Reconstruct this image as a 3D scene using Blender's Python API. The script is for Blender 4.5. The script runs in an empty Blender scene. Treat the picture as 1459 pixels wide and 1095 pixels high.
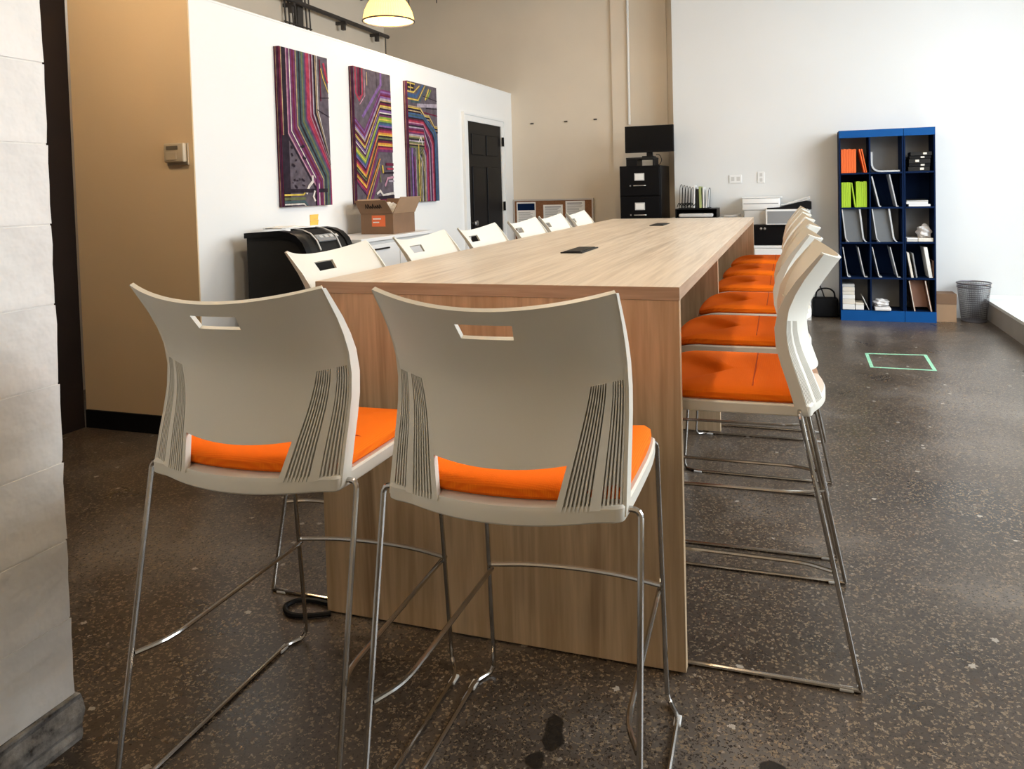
import bpy, bmesh, math, random
from mathutils import Vector, Matrix
random.seed(7)
S = bpy.context.scene
COL = S.collection
PI = math.pi

# ------------------------------------------------------------------ camera
F, CX, CY = 1059.92, 785.62, 304.20           # pixels in the 1459 x 1095 frame
cd = bpy.data.cameras.new('camera')
cam = bpy.data.objects.new('camera', cd); COL.objects.link(cam)
cd.sensor_width = 36.0
cd.lens = F / 1459 * 36
cd.shift_x = (729.5 - CX) / 1459
cd.shift_y = (CY - 547.5) / 1459
cd.clip_start = 0.02
R = Matrix.Rotation(0.31325, 3, 'Z') @ Matrix.Rotation(PI/2 - 0.034921, 3, 'X') @ Matrix.Rotation(-0.025848, 3, 'Z')
cam.matrix_world = Matrix.Translation((0.29254, -1.99789, 1.34276)) @ R.to_4x4()
S.camera = cam

# ------------------------------------------------------------------ light
S.view_settings.view_transform = 'Standard'
S.view_settings.look = 'None'
S.view_settings.gamma = 1.0
S.view_settings.use_curve_mapping = False
S.view_settings.exposure = 0.05
W = bpy.data.worlds.new('world'); S.world = W; W.use_nodes = True
W.node_tree.nodes['Background'].inputs[0].default_value = (0.80, 0.90, 1.0, 1)
W.node_tree.nodes['Background'].inputs[1].default_value = 1.2
def area(name, loc, rot, sx, sy, power, color):
    l = bpy.data.lights.new(name, 'AREA'); l.shape = 'RECTANGLE'; l.size = sx; l.size_y = sy
    l.energy = power; l.color = color
    o = bpy.data.objects.new(name, l); COL.objects.link(o); o.location = loc; o.rotation_euler = rot
    return o
# daylight entering through the storefront windows of the right-hand wall
area('window_daylight', (3.95, 2.3, 2.75), (0, PI/2-math.radians(32), 0), 3.0, 6.0, 560, (0.88, 0.95, 1.0))

# ------------------------------------------------------------------ material helpers
def nt(name):
    m = bpy.data.materials.new(name); m.use_nodes = True
    n = m.node_tree; b = n.nodes['Principled BSDF']
    return m, n, b
def N(n, t, **kw):
    x = n.nodes.new(t)
    for k, v in kw.items():
        if k in x.inputs.keys(): x.inputs[k].default_value = v
        else: setattr(x, k, v)
    return x
def ramp(n, src, stops):
    r = n.nodes.new('ShaderNodeValToRGB')
    e = r.color_ramp.elements
    while len(e) < len(stops): e.new(0.5)
    for i, (p, c) in enumerate(stops):
        e[i].position = p; e[i].color = (*c, 1)
    n.links.new(src, r.inputs[0]); return r
def mat(name, col, rough=0.5, metal=0.0, var=0.06, scale=6.0, bump=0.0, bscale=80.0, spec=0.5, trans=0.0, alpha=1.0):
    m, n, b = nt(name)
    tc = N(n, 'ShaderNodeTexCoord')
    nz = N(n, 'ShaderNodeTexNoise', Scale=scale, Detail=4.0)
    n.links.new(tc.outputs['Object'], nz.inputs['Vector'])
    lo = tuple(max(0, c*(1-var)) for c in col); hi = tuple(min(1, c*(1+var)) for c in col)
    r = ramp(n, nz.outputs['Fac'], [(0.3, lo), (0.7, hi)])
    n.links.new(r.outputs[0], b.inputs['Base Color'])
    b.inputs['Roughness'].default_value = rough
    b.inputs['Metallic'].default_value = metal
    b.inputs['Specular IOR Level'].default_value = spec
    b.inputs['Transmission Weight'].default_value = trans
    b.inputs['Alpha'].default_value = alpha
    if bump:
        n2 = N(n, 'ShaderNodeTexNoise', Scale=bscale, Detail=3.0)
        n.links.new(tc.outputs['Object'], n2.inputs['Vector'])
        bp = N(n, 'ShaderNodeBump', Strength=bump, Distance=0.01)
        n.links.new(n2.outputs['Fac'], bp.inputs['Height'])
        n.links.new(bp.outputs[0], b.inputs['Normal'])
    return m
def dark(name, col, rough=0.5):
    return mat(name, col, rough, var=0.1, spec=0.16)
def wood(name, sc, c0, c1, c2, rough=0.42):
    m, n, b = nt(name)
    tc = N(n, 'ShaderNodeTexCoord'); mp = N(n, 'ShaderNodeMapping'); mp.inputs['Scale'].default_value = sc
    n.links.new(tc.outputs['Object'], mp.inputs[0])
    a = N(n, 'ShaderNodeTexNoise', Scale=1.0, Detail=5.0, Roughness=0.6, Distortion=0.4)
    n.links.new(mp.outputs[0], a.inputs['Vector'])
    r = ramp(n, a.outputs['Fac'], [(0.30, c0), (0.48, c1), (0.60, c2), (0.75, c1)])
    mp2 = N(n, 'ShaderNodeMapping'); mp2.inputs['Scale'].default_value = tuple(s*7 for s in sc)
    n.links.new(tc.outputs['Object'], mp2.inputs[0])
    f = N(n, 'ShaderNodeTexNoise', Scale=1.0, Detail=3.0)
    n.links.new(mp2.outputs[0], f.inputs['Vector'])
    fr = ramp(n, f.outputs['Fac'], [(0.35, (0.80, 0.78, 0.76)), (0.6, (1, 1, 1))])
    mx = N(n, 'ShaderNodeMix', data_type='RGBA', blend_type='MULTIPLY'); mx.inputs[0].default_value = 0.75
    n.links.new(r.outputs[0], mx.inputs[6]); n.links.new(fr.outputs[0], mx.inputs[7])
    n.links.new(mx.outputs[2], b.inputs['Base Color'])
    b.inputs['Roughness'].default_value = rough
    return m
def floor_mat():
    m, n, b = nt('polished_concrete')
    tc = N(n, 'ShaderNodeTexCoord'); P = tc.outputs['Object']
    big = N(n, 'ShaderNodeTexNoise', Scale=1.1, Detail=6.0, Roughness=0.62, Distortion=0.3)
    n.links.new(P, big.inputs['Vector'])
    base = ramp(n, big.outputs['Fac'], [(0.30, (0.032, 0.022, 0.015)), (0.50, (0.072, 0.054, 0.040)), (0.70, (0.180, 0.156, 0.132))])
    out = base.outputs[0]
    reg = N(n, 'ShaderNodeTexNoise', Scale=1.6, Detail=2.0); n.links.new(P, reg.inputs['Vector'])
    dn = N(n, 'ShaderNodeTexNoise', Scale=120.0, Detail=2.0); n.links.new(P, dn.inputs['Vector'])
    dv = N(n, 'ShaderNodeVectorMath', operation='MULTIPLY_ADD'); dv.inputs[1].default_value = (.022, .022, 0)
    n.links.new(dn.outputs['Color'], dv.inputs[0]); n.links.new(P, dv.inputs[2])
    for sc, size, thr, col in ((110, 0.43, 0.44, (0.205, 0.150, 0.095)), (150, 0.42, 0.50, (0.028, 0.020, 0.015)), (60, 0.24, 0.86, (0.27, 0.22, 0.165)), (13, 0.13, 0.82, (0.36, 0.32, 0.265))):
        v = N(n, 'ShaderNodeTexVoronoi', Scale=sc); n.links.new(dv.outputs[0], v.inputs['Vector'])
        near = N(n, 'ShaderNodeMath', operation='LESS_THAN'); near.inputs[1].default_value = size
        n.links.new(v.outputs['Distance'], near.inputs[0])
        sep = N(n, 'ShaderNodeSeparateColor'); n.links.new(v.outputs['Color'], sep.inputs[0])
        add = N(n, 'ShaderNodeMath', operation='MULTIPLY_ADD'); add.inputs[1].default_value = 0.55; add.inputs[2].default_value = -0.27
        n.links.new(reg.outputs['Fac'], add.inputs[0])
        sm = N(n, 'ShaderNodeMath', operation='ADD'); n.links.new(sep.outputs[0], sm.inputs[0]); n.links.new(add.outputs[0], sm.inputs[1])
        pick = N(n, 'ShaderNodeMath', operation='GREATER_THAN'); pick.inputs[1].default_value = thr
        n.links.new(sm.outputs[0], pick.inputs[0])
        mul = N(n, 'ShaderNodeMath', operation='MULTIPLY'); n.links.new(near.outputs[0], mul.inputs[0]); n.links.new(pick.outputs[0], mul.inputs[1])
        mx = N(n, 'ShaderNodeMix', data_type='RGBA'); n.links.new(mul.outputs[0], mx.inputs[0]); n.links.new(out, mx.inputs[6]); mx.inputs[7].default_value = (*col, 1)
        out = mx.outputs[2]
    # dark oily stains on the concrete
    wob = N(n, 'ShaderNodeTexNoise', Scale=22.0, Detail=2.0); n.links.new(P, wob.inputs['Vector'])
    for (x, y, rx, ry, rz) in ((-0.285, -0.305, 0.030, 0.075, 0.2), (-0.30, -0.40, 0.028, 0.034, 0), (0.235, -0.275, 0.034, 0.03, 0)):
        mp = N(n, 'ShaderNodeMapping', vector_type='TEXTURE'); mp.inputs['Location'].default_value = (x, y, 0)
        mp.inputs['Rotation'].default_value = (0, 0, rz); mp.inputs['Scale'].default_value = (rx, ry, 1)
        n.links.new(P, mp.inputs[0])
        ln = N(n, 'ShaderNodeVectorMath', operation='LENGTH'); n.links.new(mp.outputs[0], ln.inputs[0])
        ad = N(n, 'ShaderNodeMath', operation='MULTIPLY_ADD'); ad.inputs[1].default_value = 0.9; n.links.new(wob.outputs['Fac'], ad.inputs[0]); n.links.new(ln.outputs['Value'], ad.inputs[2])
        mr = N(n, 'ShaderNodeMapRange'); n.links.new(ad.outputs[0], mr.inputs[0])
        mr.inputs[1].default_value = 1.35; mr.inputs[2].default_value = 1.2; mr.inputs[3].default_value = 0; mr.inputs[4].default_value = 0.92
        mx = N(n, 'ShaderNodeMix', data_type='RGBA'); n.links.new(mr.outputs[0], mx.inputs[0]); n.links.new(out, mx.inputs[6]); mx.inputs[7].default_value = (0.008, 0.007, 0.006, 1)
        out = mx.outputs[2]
    n.links.new(out, b.inputs['Base Color'])
    rr = ramp(n, big.outputs['Fac'], [(0.3, (0.24,)*3), (0.7, (0.40,)*3)])
    n.links.new(rr.outputs[0], b.inputs['Roughness'])
    b.inputs['Specular IOR Level'].default_value = 0.5
    fb = N(n, 'ShaderNodeTexNoise', Scale=60.0, Detail=3.0); n.links.new(P, fb.inputs['Vector'])
    bp = N(n, 'ShaderNodeBump', Strength=0.12, Distance=0.004); n.links.new(fb.outputs['Fac'], bp.inputs['Height']); n.links.new(bp.outputs[0], b.inputs['Normal'])
    return m
def fabric_mat():
    m, n, b = nt('orange_fabric')
    tc = N(n, 'ShaderNodeTexCoord')
    w1 = N(n, 'ShaderNodeTexWave', Scale=95.0, bands_direction='X'); w2 = N(n, 'ShaderNodeTexWave', Scale=95.0, bands_direction='Y')
    for w in (w1, w2): n.links.new(tc.outputs['Object'], w.inputs['Vector'])
    mu = N(n, 'ShaderNodeMath', operation='MULTIPLY'); n.links.new(w1.outputs['Fac'], mu.inputs[0]); n.links.new(w2.outputs['Fac'], mu.inputs[1])
    r = ramp(n, mu.outputs[0], [(0.0, (0.90, 0.150, 0.003)), (0.6, (1.0, 0.225, 0.006))])
    n.links.new(r.outputs[0], b.inputs['Base Color'])
    bp = N(n, 'ShaderNodeBump', Strength=0.25, Distance=0.002); n.links.new(mu.outputs[0], bp.inputs['Height']); n.links.new(bp.outputs[0], b.inputs['Normal'])
    b.inputs['Roughness'].default_value = 0.85
    b.inputs['Specular IOR Level'].default_value = 0.2
    return m
def emit(name, col, st):
    m, n, b = nt(name)
    b.inputs['Base Color'].default_value = (*col, 1); b.inputs['Emission Color'].default_value = (*col, 1); b.inputs['Emission Strength'].default_value = st
    return m
def base_mat():
    m, n, b = nt('worn_concrete_base')
    tc = N(n, 'ShaderNodeTexCoord')
    nz = N(n, 'ShaderNodeTexNoise', Scale=14.0, Detail=6.0, Roughness=0.65); n.links.new(tc.outputs['Object'], nz.inputs['Vector'])
    r = ramp(n, nz.outputs['Fac'], [(0.36, (0.02, 0.018, 0.017)), (0.46, (0.16, 0.15, 0.14)), (0.6, (0.30, 0.285, 0.265)), (0.8, (0.52, 0.50, 0.46))])
    n.links.new(r.outputs[0], b.inputs['Base Color'])
    bp = N(n, 'ShaderNodeBump', Strength=0.6, Distance=0.01); n.links.new(nz.outputs['Fac'], bp.inputs['Height']); n.links.new(bp.outputs[0], b.inputs['Normal'])
    b.inputs['Roughness'].default_value = 0.8
    return m

M = dict(
    floor=floor_mat(),
    white_wall=mat('white_paint', (0.71, 0.72, 0.715), 0.65, var=0.015, scale=1.5, bump=0.05, bscale=140),
    part_wall=mat('warm_white_paint', (0.84, 0.83, 0.80), 0.62, var=0.012, scale=1.5, bump=0.05, bscale=140),
    beige_wall=mat('beige_paint', (0.72, 0.63, 0.51), 0.7, var=0.04, scale=1.2, bump=0.08, bscale=90),
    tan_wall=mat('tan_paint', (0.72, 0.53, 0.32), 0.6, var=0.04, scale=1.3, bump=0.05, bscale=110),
    dark_wall=mat('dark_brown_hall', (0.016, 0.010, 0.008), 0.7, var=0.15, scale=3, spec=0.15),  # one even, very dark brown over the whole hall wall
    brick_paint=mat('painted_brick', (0.70, 0.685, 0.66), 0.5, var=0.08, scale=5, bump=0.5, bscale=16),
    base=base_mat(),
    mortar=mat('painted_mortar', (0.74, 0.72, 0.68), 0.6, var=0.06, scale=8, bump=0.3, bscale=40),
    ceiling=mat('ceiling_paint', (0.50, 0.45, 0.39), 0.8, var=0.04, scale=2),
    trim_white=mat('white_gloss_trim', (0.82, 0.82, 0.80), 0.35, var=0.01),
    black_paint=dark('black_door_paint', (0.006, 0.0055, 0.006), 0.45),
    plastic=mat('cream_white_plastic', (0.75, 0.72, 0.635), 0.38, var=0.015, scale=4, bump=0.03, bscale=400),
    chrome=mat('chrome', (0.50, 0.48, 0.455), 0.16, metal=1.0, var=0.03),
    glide=mat('clear_grey_glide', (0.70, 0.70, 0.68), 0.3, var=0.02),
    fabric=fabric_mat(),
    seam=mat('orange_thread', (0.50, 0.07, 0.004), 0.9),
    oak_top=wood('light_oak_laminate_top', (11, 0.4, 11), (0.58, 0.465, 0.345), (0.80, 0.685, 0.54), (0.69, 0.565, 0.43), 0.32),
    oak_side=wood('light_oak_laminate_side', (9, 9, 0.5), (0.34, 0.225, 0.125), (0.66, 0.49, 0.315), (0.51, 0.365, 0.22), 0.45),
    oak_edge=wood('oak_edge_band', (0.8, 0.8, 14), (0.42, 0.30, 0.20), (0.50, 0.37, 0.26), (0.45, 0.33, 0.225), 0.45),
    black=dark('black_plastic', (0.006, 0.006, 0.007), 0.4),
    matte_black=dark('matte_black', (0.005, 0.005, 0.006), 0.65),
    dark_grey=dark('dark_grey_plastic', (0.018, 0.017, 0.016), 0.5),
    grey=mat('mid_grey_plastic', (0.25, 0.255, 0.26), 0.45, var=0.05),
    lgrey=mat('light_grey_plastic', (0.58, 0.57, 0.55), 0.45, var=0.03),
    office_white=mat('office_white_plastic', (0.80, 0.795, 0.78), 0.4, var=0.02),
    paper=mat('white_paper', (0.84, 0.83, 0.80), 0.8, var=0.02),
    ink=mat('grey_print', (0.30, 0.29, 0.30), 0.8),
    cardboard=mat('cardboard', (0.20, 0.115, 0.065), 0.85, var=0.07, scale=9),
    cardboard2=mat('light_cardboard', (0.36, 0.225, 0.13), 0.85, var=0.06, scale=9),
    orange_print=mat('orange_print', (0.78, 0.16, 0.05), 0.7),
    cork=mat('cork', (0.24, 0.105, 0.045), 0.9, var=0.25, scale=120, bump=0.3, bscale=200),
    cork_frame=mat('aluminium_board_frame', (0.55, 0.50, 0.45), 0.4, metal=0.3),
    steel=mat('brushed_steel', (0.62, 0.62, 0.62), 0.3, metal=1.0),
    cab_black=dark('black_enamel', (0.004, 0.004, 0.005), 0.32),
    blue=mat('blue_laminate', (0.007, 0.080, 0.28), 0.5, var=0.03, spec=0.1),
    navy=mat('shaded_blue_laminate', (0.004, 0.014, 0.050), 0.6, var=0.1, spec=0.05),  # shade inside the bookcases put into a darker blue; also a notice header
    shelf_back=mat('grey_shelf_back', (0.24, 0.24, 0.245), 0.6, var=0.05),
    orange_card=mat('orange_card', (0.78, 0.13, 0.018), 0.7, var=0.08, scale=3),
    green_card=mat('lime_card', (0.36, 0.56, 0.02), 0.7, var=0.1, scale=3),
    acrylic=mat('frosted_acrylic', (0.80, 0.82, 0.84), 0.25, var=0.02, trans=0.35),
    acrylic_grey=mat('grey_acrylic', (0.13, 0.137, 0.145), 0.35, var=0.05, spec=0.2),
    cloth=mat('white_cloth', (0.78, 0.76, 0.75), 0.9, var=0.05, scale=20, bump=0.3, bscale=60),
    brown_frame=mat('brown_board', (0.30, 0.16, 0.11), 0.6, var=0.1),
    cream_book=mat('cream_book', (0.74, 0.69, 0.60), 0.8, var=0.05),
    yellow=mat('yellow_paper', (0.88, 0.55, 0.10), 0.8, var=0.05),
    tape=mat('green_tape', (0.27, 0.58, 0.38), 0.6, var=0.1, scale=30),
    pipe=mat('dark_steel_pipe', (0.075, 0.065, 0.06), 0.5, metal=0.5, var=0.2),
    wire=mat('dark_wire', (0.05, 0.042, 0.036), 0.6),
    mesh_wire=mat('grey_wire_mesh', (0.16, 0.15, 0.165), 0.4, metal=0.6),
    ledge_face=mat('ledge_face_grey', (0.40, 0.375, 0.345), 0.7, var=0.06, scale=3),
    ledge_top=mat('ledge_white', (0.80, 0.83, 0.82), 0.4, var=0.02),
    screen=dark('dark_screen', (0.003, 0.003, 0.004), 0.3),
    therm=mat('thermostat_plastic', (0.52, 0.42, 0.29), 0.5, var=0.03),
    lcd=mat('thermostat_display', (0.17, 0.14, 0.10), 0.4),
    green_bottle=mat('green_folder', (0.35, 0.40, 0.16), 0.5),
    sky_glass=mat('window_frame_metal', (0.30, 0.30, 0.31), 0.4, metal=0.6),
    shade=emit('glowing_lamp_shade', (1.0, 0.74, 0.30), 0.75),
    bulb=emit('lamp_bulb', (1.0, 0.86, 0.62), 12.0),
)
def shade_mat():
    m = M['shade']; n = m.node_tree; b = n.nodes['Principled BSDF']
    tc = N(n, 'ShaderNodeTexCoord'); sx = N(n, 'ShaderNodeSeparateXYZ'); n.links.new(tc.outputs['Object'], sx.inputs[0])
    at = N(n, 'ShaderNodeMath', operation='ARCTAN2'); n.links.new(sx.outputs[1], at.inputs[0]); n.links.new(sx.outputs[0], at.inputs[1])
    mu = N(n, 'ShaderNodeMath', operation='MULTIPLY'); mu.inputs[1].default_value = 60; n.links.new(at.outputs[0], mu.inputs[0])
    si = N(n, 'ShaderNodeMath', operation='SINE'); n.links.new(mu.outputs[0], si.inputs[0])
    bp = N(n, 'ShaderNodeBump', Strength=0.5, Distance=0.004); n.links.new(si.outputs[0], bp.inputs['Height']); n.links.new(bp.outputs[0], b.inputs['Normal'])
shade_mat()

# ------------------------------------------------------------------ geometry helpers
def nb(): return bmesh.new()
def box(bm, x0, x1, y0, y1, z0, z1, mi=0):
    v = [bm.verts.new(p) for p in ((x0,y0,z0),(x1,y0,z0),(x1,y1,z0),(x0,y1,z0),(x0,y0,z1),(x1,y0,z1),(x1,y1,z1),(x0,y1,z1))]
    fs = []
    for q in ((3,2,1,0),(4,5,6,7),(0,1,5,4),(1,2,6,5),(2,3,7,6),(3,0,4,7)):
        f = bm.faces.new([v[i] for i in q]); f.material_index = mi; fs.append(f)
    return v
def rbox(bm, x0, x1, y0, y1, z0, z1, r=0.004, seg=2):
    t = bmesh.new(); box(t, x0, x1, y0, y1, z0, z1)
    bmesh.ops.bevel(t, geom=t.edges[:], offset=r, segments=seg, affect='EDGES', profile=0.5)
    merge(bm, t)
def merge(bm, t, mtx=None):
    if mtx is not None: t.transform(mtx)
    me = bpy.data.meshes.new('tmp'); t.to_mesh(me); t.free(); bm.from_mesh(me); bpy.data.meshes.remove(me)
def prism(bm, pts, axis, a0, a1):
    """extrude a closed 2D outline along an axis ('x': pts=(y,z); 'y': pts=(x,z); 'z': pts=(x,y))"""
    def P(p, a): return (a, p[0], p[1]) if axis == 'x' else (p[0], a, p[1]) if axis == 'y' else (p[0], p[1], a)
    A = [bm.verts.new(P(p, a0)) for p in pts]; B = [bm.verts.new(P(p, a1)) for p in pts]
    n = len(pts)
    bm.faces.new(A[::-1]); bm.faces.new(B)
    for i in range(n): bm.faces.new((A[i], A[(i+1) % n], B[(i+1) % n], B[i]))
def fillet(pts, r=0.02, seg=4):
    pts = [Vector(p) for p in pts]; out = [pts[0]]
    for i in range(1, len(pts)-1):
        a, b, c = pts[i-1], pts[i], pts[i+1]
        d = min(r, (a-b).length*0.45, (c-b).length*0.45)
        p0 = b+(a-b).normalized()*d; p1 = b+(c-b).normalized()*d
        for k in range(seg+1):
            t = k/seg; out.append(p0*(1-t)**2 + b*2*t*(1-t) + p1*t*t)
    out.append(pts[-1]); return out
def tube(bm, pts, r, n=8, fil=0.0, closed=False, seg=4):
    pts = fillet(pts, fil, seg) if fil else [Vector(p) for p in pts]
    m = len(pts); rings = []; up = None
    for i, p in enumerate(pts):
        if closed: d = pts[(i+1) % m]-pts[i-1]
        else: d = pts[min(i+1, m-1)]-pts[max(i-1, 0)]
        d.normalize()
        if up is None:
            up = d.orthogonal().normalized()
        else:
            up = (up - d*up.dot(d))
            up = up.normalized() if up.length > 1e-6 else d.orthogonal().normalized()
        s = d.cross(up)
        rings.append([bm.verts.new(p + (up*math.cos(2*PI*k/n)+s*math.sin(2*PI*k/n))*r) for k in range(n)])
    for i in range(m if closed else m-1):
        a, b = rings[i], rings[(i+1) % m]
        for k in range(n): bm.faces.new((a[k], a[(k+1) % n], b[(k+1) % n], b[k]))
    if not closed: bm.faces.new(rings[0][::-1]); bm.faces.new(rings[-1])
def lathe(bm, prof, c=(0,0,0), n=32):
    rings = [[bm.verts.new((c[0]+r*math.cos(2*PI*k/n), c[1]+r*math.sin(2*PI*k/n), c[2]+z)) for k in range(n)] for r, z in prof]
    for a, b in zip(rings, rings[1:]):
        for k in range(n): bm.faces.new((a[k], a[(k+1) % n], b[(k+1) % n], b[k]))
    return rings
def quad(bm, pts, mi=0):
    f = bm.faces.new([bm.verts.new(p) for p in pts]); f.material_index = mi; return f
def chaikin(pts, it=3):
    for _ in range(it):
        o = []
        for i in range(len(pts)):
            a, b = pts[i], pts[(i+1) % len(pts)]
            o.append(tuple(a[k]*.75+b[k]*.25 for k in range(len(a)))); o.append(tuple(a[k]*.25+b[k]*.75 for k in range(len(a))))
        pts = o
    return pts

def finish(name, bm, m, smooth=False, origin=None, bevel=0.0):
    bmesh.ops.recalc_face_normals(bm, faces=bm.faces[:])
    if origin is None: pass
    elif origin == 'base':
        xs = [v.co for v in bm.verts]
        origin = Vector(((min(v.x for v in xs)+max(v.x for v in xs))/2, (min(v.y for v in xs)+max(v.y for v in xs))/2, min(v.z for v in xs)))
    o0 = Vector(origin) if origin is not None else Vector((0, 0, 0))
    bmesh.ops.translate(bm, verts=bm.verts[:], vec=-o0)
    me = bpy.data.meshes.new(name); bm.to_mesh(me); bm.free()
    for x in (m if isinstance(m, (list, tuple)) else [m]): me.materials.append(M[x] if isinstance(x, str) else x)
    if smooth:
        me.shade_smooth()
        try: me.set_sharp_from_angle(angle=math.radians(35))
        except Exception: pass
    o = bpy.data.objects.new(name, me); COL.objects.link(o); o.location = o0
    if bevel:
        b = o.modifiers.new('bevel', 'BEVEL'); b.width = bevel; b.segments = 2; b.limit_method = 'ANGLE'
    return o
def tag(o, label, cat, group=None, kind=None):
    o['label'] = label; o['category'] = cat
    if group: o['group'] = group
    if kind: o['kind'] = kind
    return o
def thing(name, label, cat, loc=(0,0,0), rz=0.0, group=None):
    o = bpy.data.objects.new(name, None); COL.objects.link(o); o.location = loc; o.rotation_euler = (0, 0, rz)
    o.empty_display_size = 0.1
    return tag(o, label, cat, group)
def part(name, bm, m, parent, smooth=False, world=True, bevel=0.0, label=None):
    """mesh given in world space (for unrotated parents) or in the parent's own space (world=False)"""
    if world:
        off = Vector((0, 0, 0)); q = parent
        while q: off = off + Vector(q.location); q = q.parent
        bmesh.ops.translate(bm, verts=bm.verts[:], vec=-off)
    o = finish(name, bm, m, smooth, bevel=bevel); o.parent = parent
    if label: o['label'] = label
    return o
def struct(name, bm, m, label=None, smooth=False):
    o = finish(name, bm, m, smooth); o['kind'] = 'structure'
    if label: o['label'] = label
    return o
def single(name, bm, m, label, cat, group=None, smooth=False, bevel=0.0):
    return tag(finish(name, bm, m, smooth, origin='base', bevel=bevel), label, cat, group)
ORD = ['first','second','third','fourth','fifth','sixth','seventh','eighth','ninth','tenth','eleventh','twelfth']

# ------------------------------------------------------------------ the setting
XP = -2.832            # face of the white partition wall
YT = 1.302             # face of its tan end wall
YB, YW = 6.22, 5.90    # back wall, white wall
HC = 4.3
b = nb(); box(b, -6, 5, -5, 7, -0.12, 0); struct('floor', b, 'floor', 'dark polished concrete floor with pale aggregate specks')
b = nb(); box(b, -6, 5, -5, 7, HC, HC+.1); struct('ceiling', b, 'ceiling')
b = nb(); box(b, -6, -0.7, YB, YB+.12, 0, HC); struct('wall_back', b, 'beige_wall', 'high beige wall behind the partition and filing cabinet')
b = nb(); box(b, -1.609, -0.99, YB-.03, YB+.01, 0, HC); struct('trim_1', b, 'beige_wall', 'shallow beige pilaster strip on the back wall')
b = nb(); box(b, -0.886, 5, YW, YW+.42, 0, HC); struct('wall_white', b, 'white_wall', 'large plain white wall behind the blue shelving')
b = nb(); box(b, -4.61, -4.49, YT+.1, YB, 0, HC); struct('wall_far_left', b, 'beige_wall', 'beige wall seen above the partition')
# partition: side face white, end face tan
b = nb(); box(b, XP-.12, XP, YT+.004, YB, 0, 2.445); struct('wall_left', b, 'part_wall', 'white partition wall carrying the three canvases')
b = nb(); box(b, XP-.13, XP+.004, YT, YB, 2.445, 2.457); struct('trim_2', b, 'part_wall', 'thin pale cap along the partition top')
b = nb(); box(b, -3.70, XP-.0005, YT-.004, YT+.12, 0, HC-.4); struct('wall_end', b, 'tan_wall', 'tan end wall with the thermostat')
b = nb(); box(b, -3.69, XP+.001, YT-.018, YT-.0045, 0, 0.105); struct('baseboard_end', b, 'matte_black')
b = nb(); box(b, XP+.0005, XP+.012, YT+.01, 4.80, 0, 0.105); struct('baseboard_left', b, 'matte_black')
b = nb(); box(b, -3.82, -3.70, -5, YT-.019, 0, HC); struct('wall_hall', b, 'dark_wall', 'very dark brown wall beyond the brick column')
b = nb(); box(b, -6, 5, -5.1, -5, 0, HC); struct('wall_front', b, 'beige_wall')
# right-hand storefront wall: sill, header, piers and two wide windows
XR = 3.0
b = nb()
box(b, XR, XR+.15, -5, YW, 0, 0.42); box(b, XR, XR+.15, -5, YW, 3.55, HC)
for y0, y1 in ((-5, -0.05), (2.45, 2.65), (5.2, YW)): box(b, XR, XR+.15, y0, y1, 0.42, 3.55)
struct('wall_right', b, 'white_wall', 'white wall with storefront windows')
for k, (y0, y1) in enumerate(((-0.05, 2.45), (2.65, 5.2))):
    b = nb()
    for y in (y0, (y0*2+y1)/3, (y0+y1*2)/3, y1-.05): box(b, XR+.05, XR+.10, y, y+.05, 0.42, 3.55)
    for z in (0.42, 2.5, 3.5): box(b, XR+.052, XR+.098, y0, y1, z, z+.05)
    struct('window_%d' % (k+1), b, 'sky_glass')
# raised white ledge below the windows
b = nb(); box(b, 2.02, XR, -5, YW, 0, 0.165); struct('trim_3', b, 'ledge_face', 'low grey-faced ledge along the window side')
b = nb(); box(b, 2.012, XR, -5, YW, 0.1655, 0.192); struct('trim_4', b, 'ledge_top', 'white top of the low ledge')
b = nb(); box(b, 2.035, XR, YW-.014, YW-.0005, 0.1925, 0.225); struct('baseboard_white', b, 'trim_white')

# painted brick column on the left of the camera: bricks in courses, real recessed joints
XC, YC = -1.425, -0.65
b = nb(); box(b, XC-.30, XC-.0018, -5, YC-.002, 0.115, HC); col_wall = struct('wall_column', b, 'mortar', 'white painted brick column in the left foreground')
bl, bh, jt = 0.40, 0.195, 0.005
brick_me = {}
def brick_mesh(L, seed):
    t = nb(); box(t, 0, 0.012, -L+jt, 0, 0, bh-jt)
    bmesh.ops.subdivide_edges(t, edges=t.edges[:], cuts=3, use_grid_fill=True)
    rr = random.Random(seed)
    for v in t.verts:
        if v.co.x > 0.006: v.co.x += rr.uniform(-0.0010, 0.0008)
        if abs(v.co.y) < 1e-5 or abs(v.co.z) < 1e-5: v.co.y += rr.uniform(-.002, .002) if abs(v.co.y) < 1e-5 else 0
    bmesh.ops.recalc_face_normals(t, faces=t.faces[:])
    me = bpy.data.meshes.new('brick'); t.to_mesh(me); t.free(); me.materials.append(M['brick_paint']); return me
for L in (bl, bl/2):
    for s in range(3): brick_me[(L, s)] = brick_mesh(L, s+int(L*100))
ci = 0; z = 0.117
while z < 2.7:
    y = YC; first = bl if ci % 2 else bl/2
    while y > -2.9:
        L = first if y == YC else bl
        o = bpy.data.objects.new('brick', brick_me[(L, random.randrange(3))]); COL.objects.link(o)
        o.parent = col_wall; o.location = (XC-.012, y, z); y -= L
    z += bh; ci += 1
b = nb(); box(b, XC-.31, XC+.012, -5, YC+.012, 0, 0.115)
bmesh.ops.subdivide_edges(b, edges=b.edges[:], cuts=6, use_grid_fill=True)
rr = random.Random(3)
for v in b.verts:
    v.co += Vector((rr.uniform(-.006, .004), rr.uniform(-.008, .004), 0 if v.co.z < .01 else rr.uniform(-.008, .004)))
struct('baseboard_column', b, 'base', 'chipped grey concrete base under the brick column')

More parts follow.
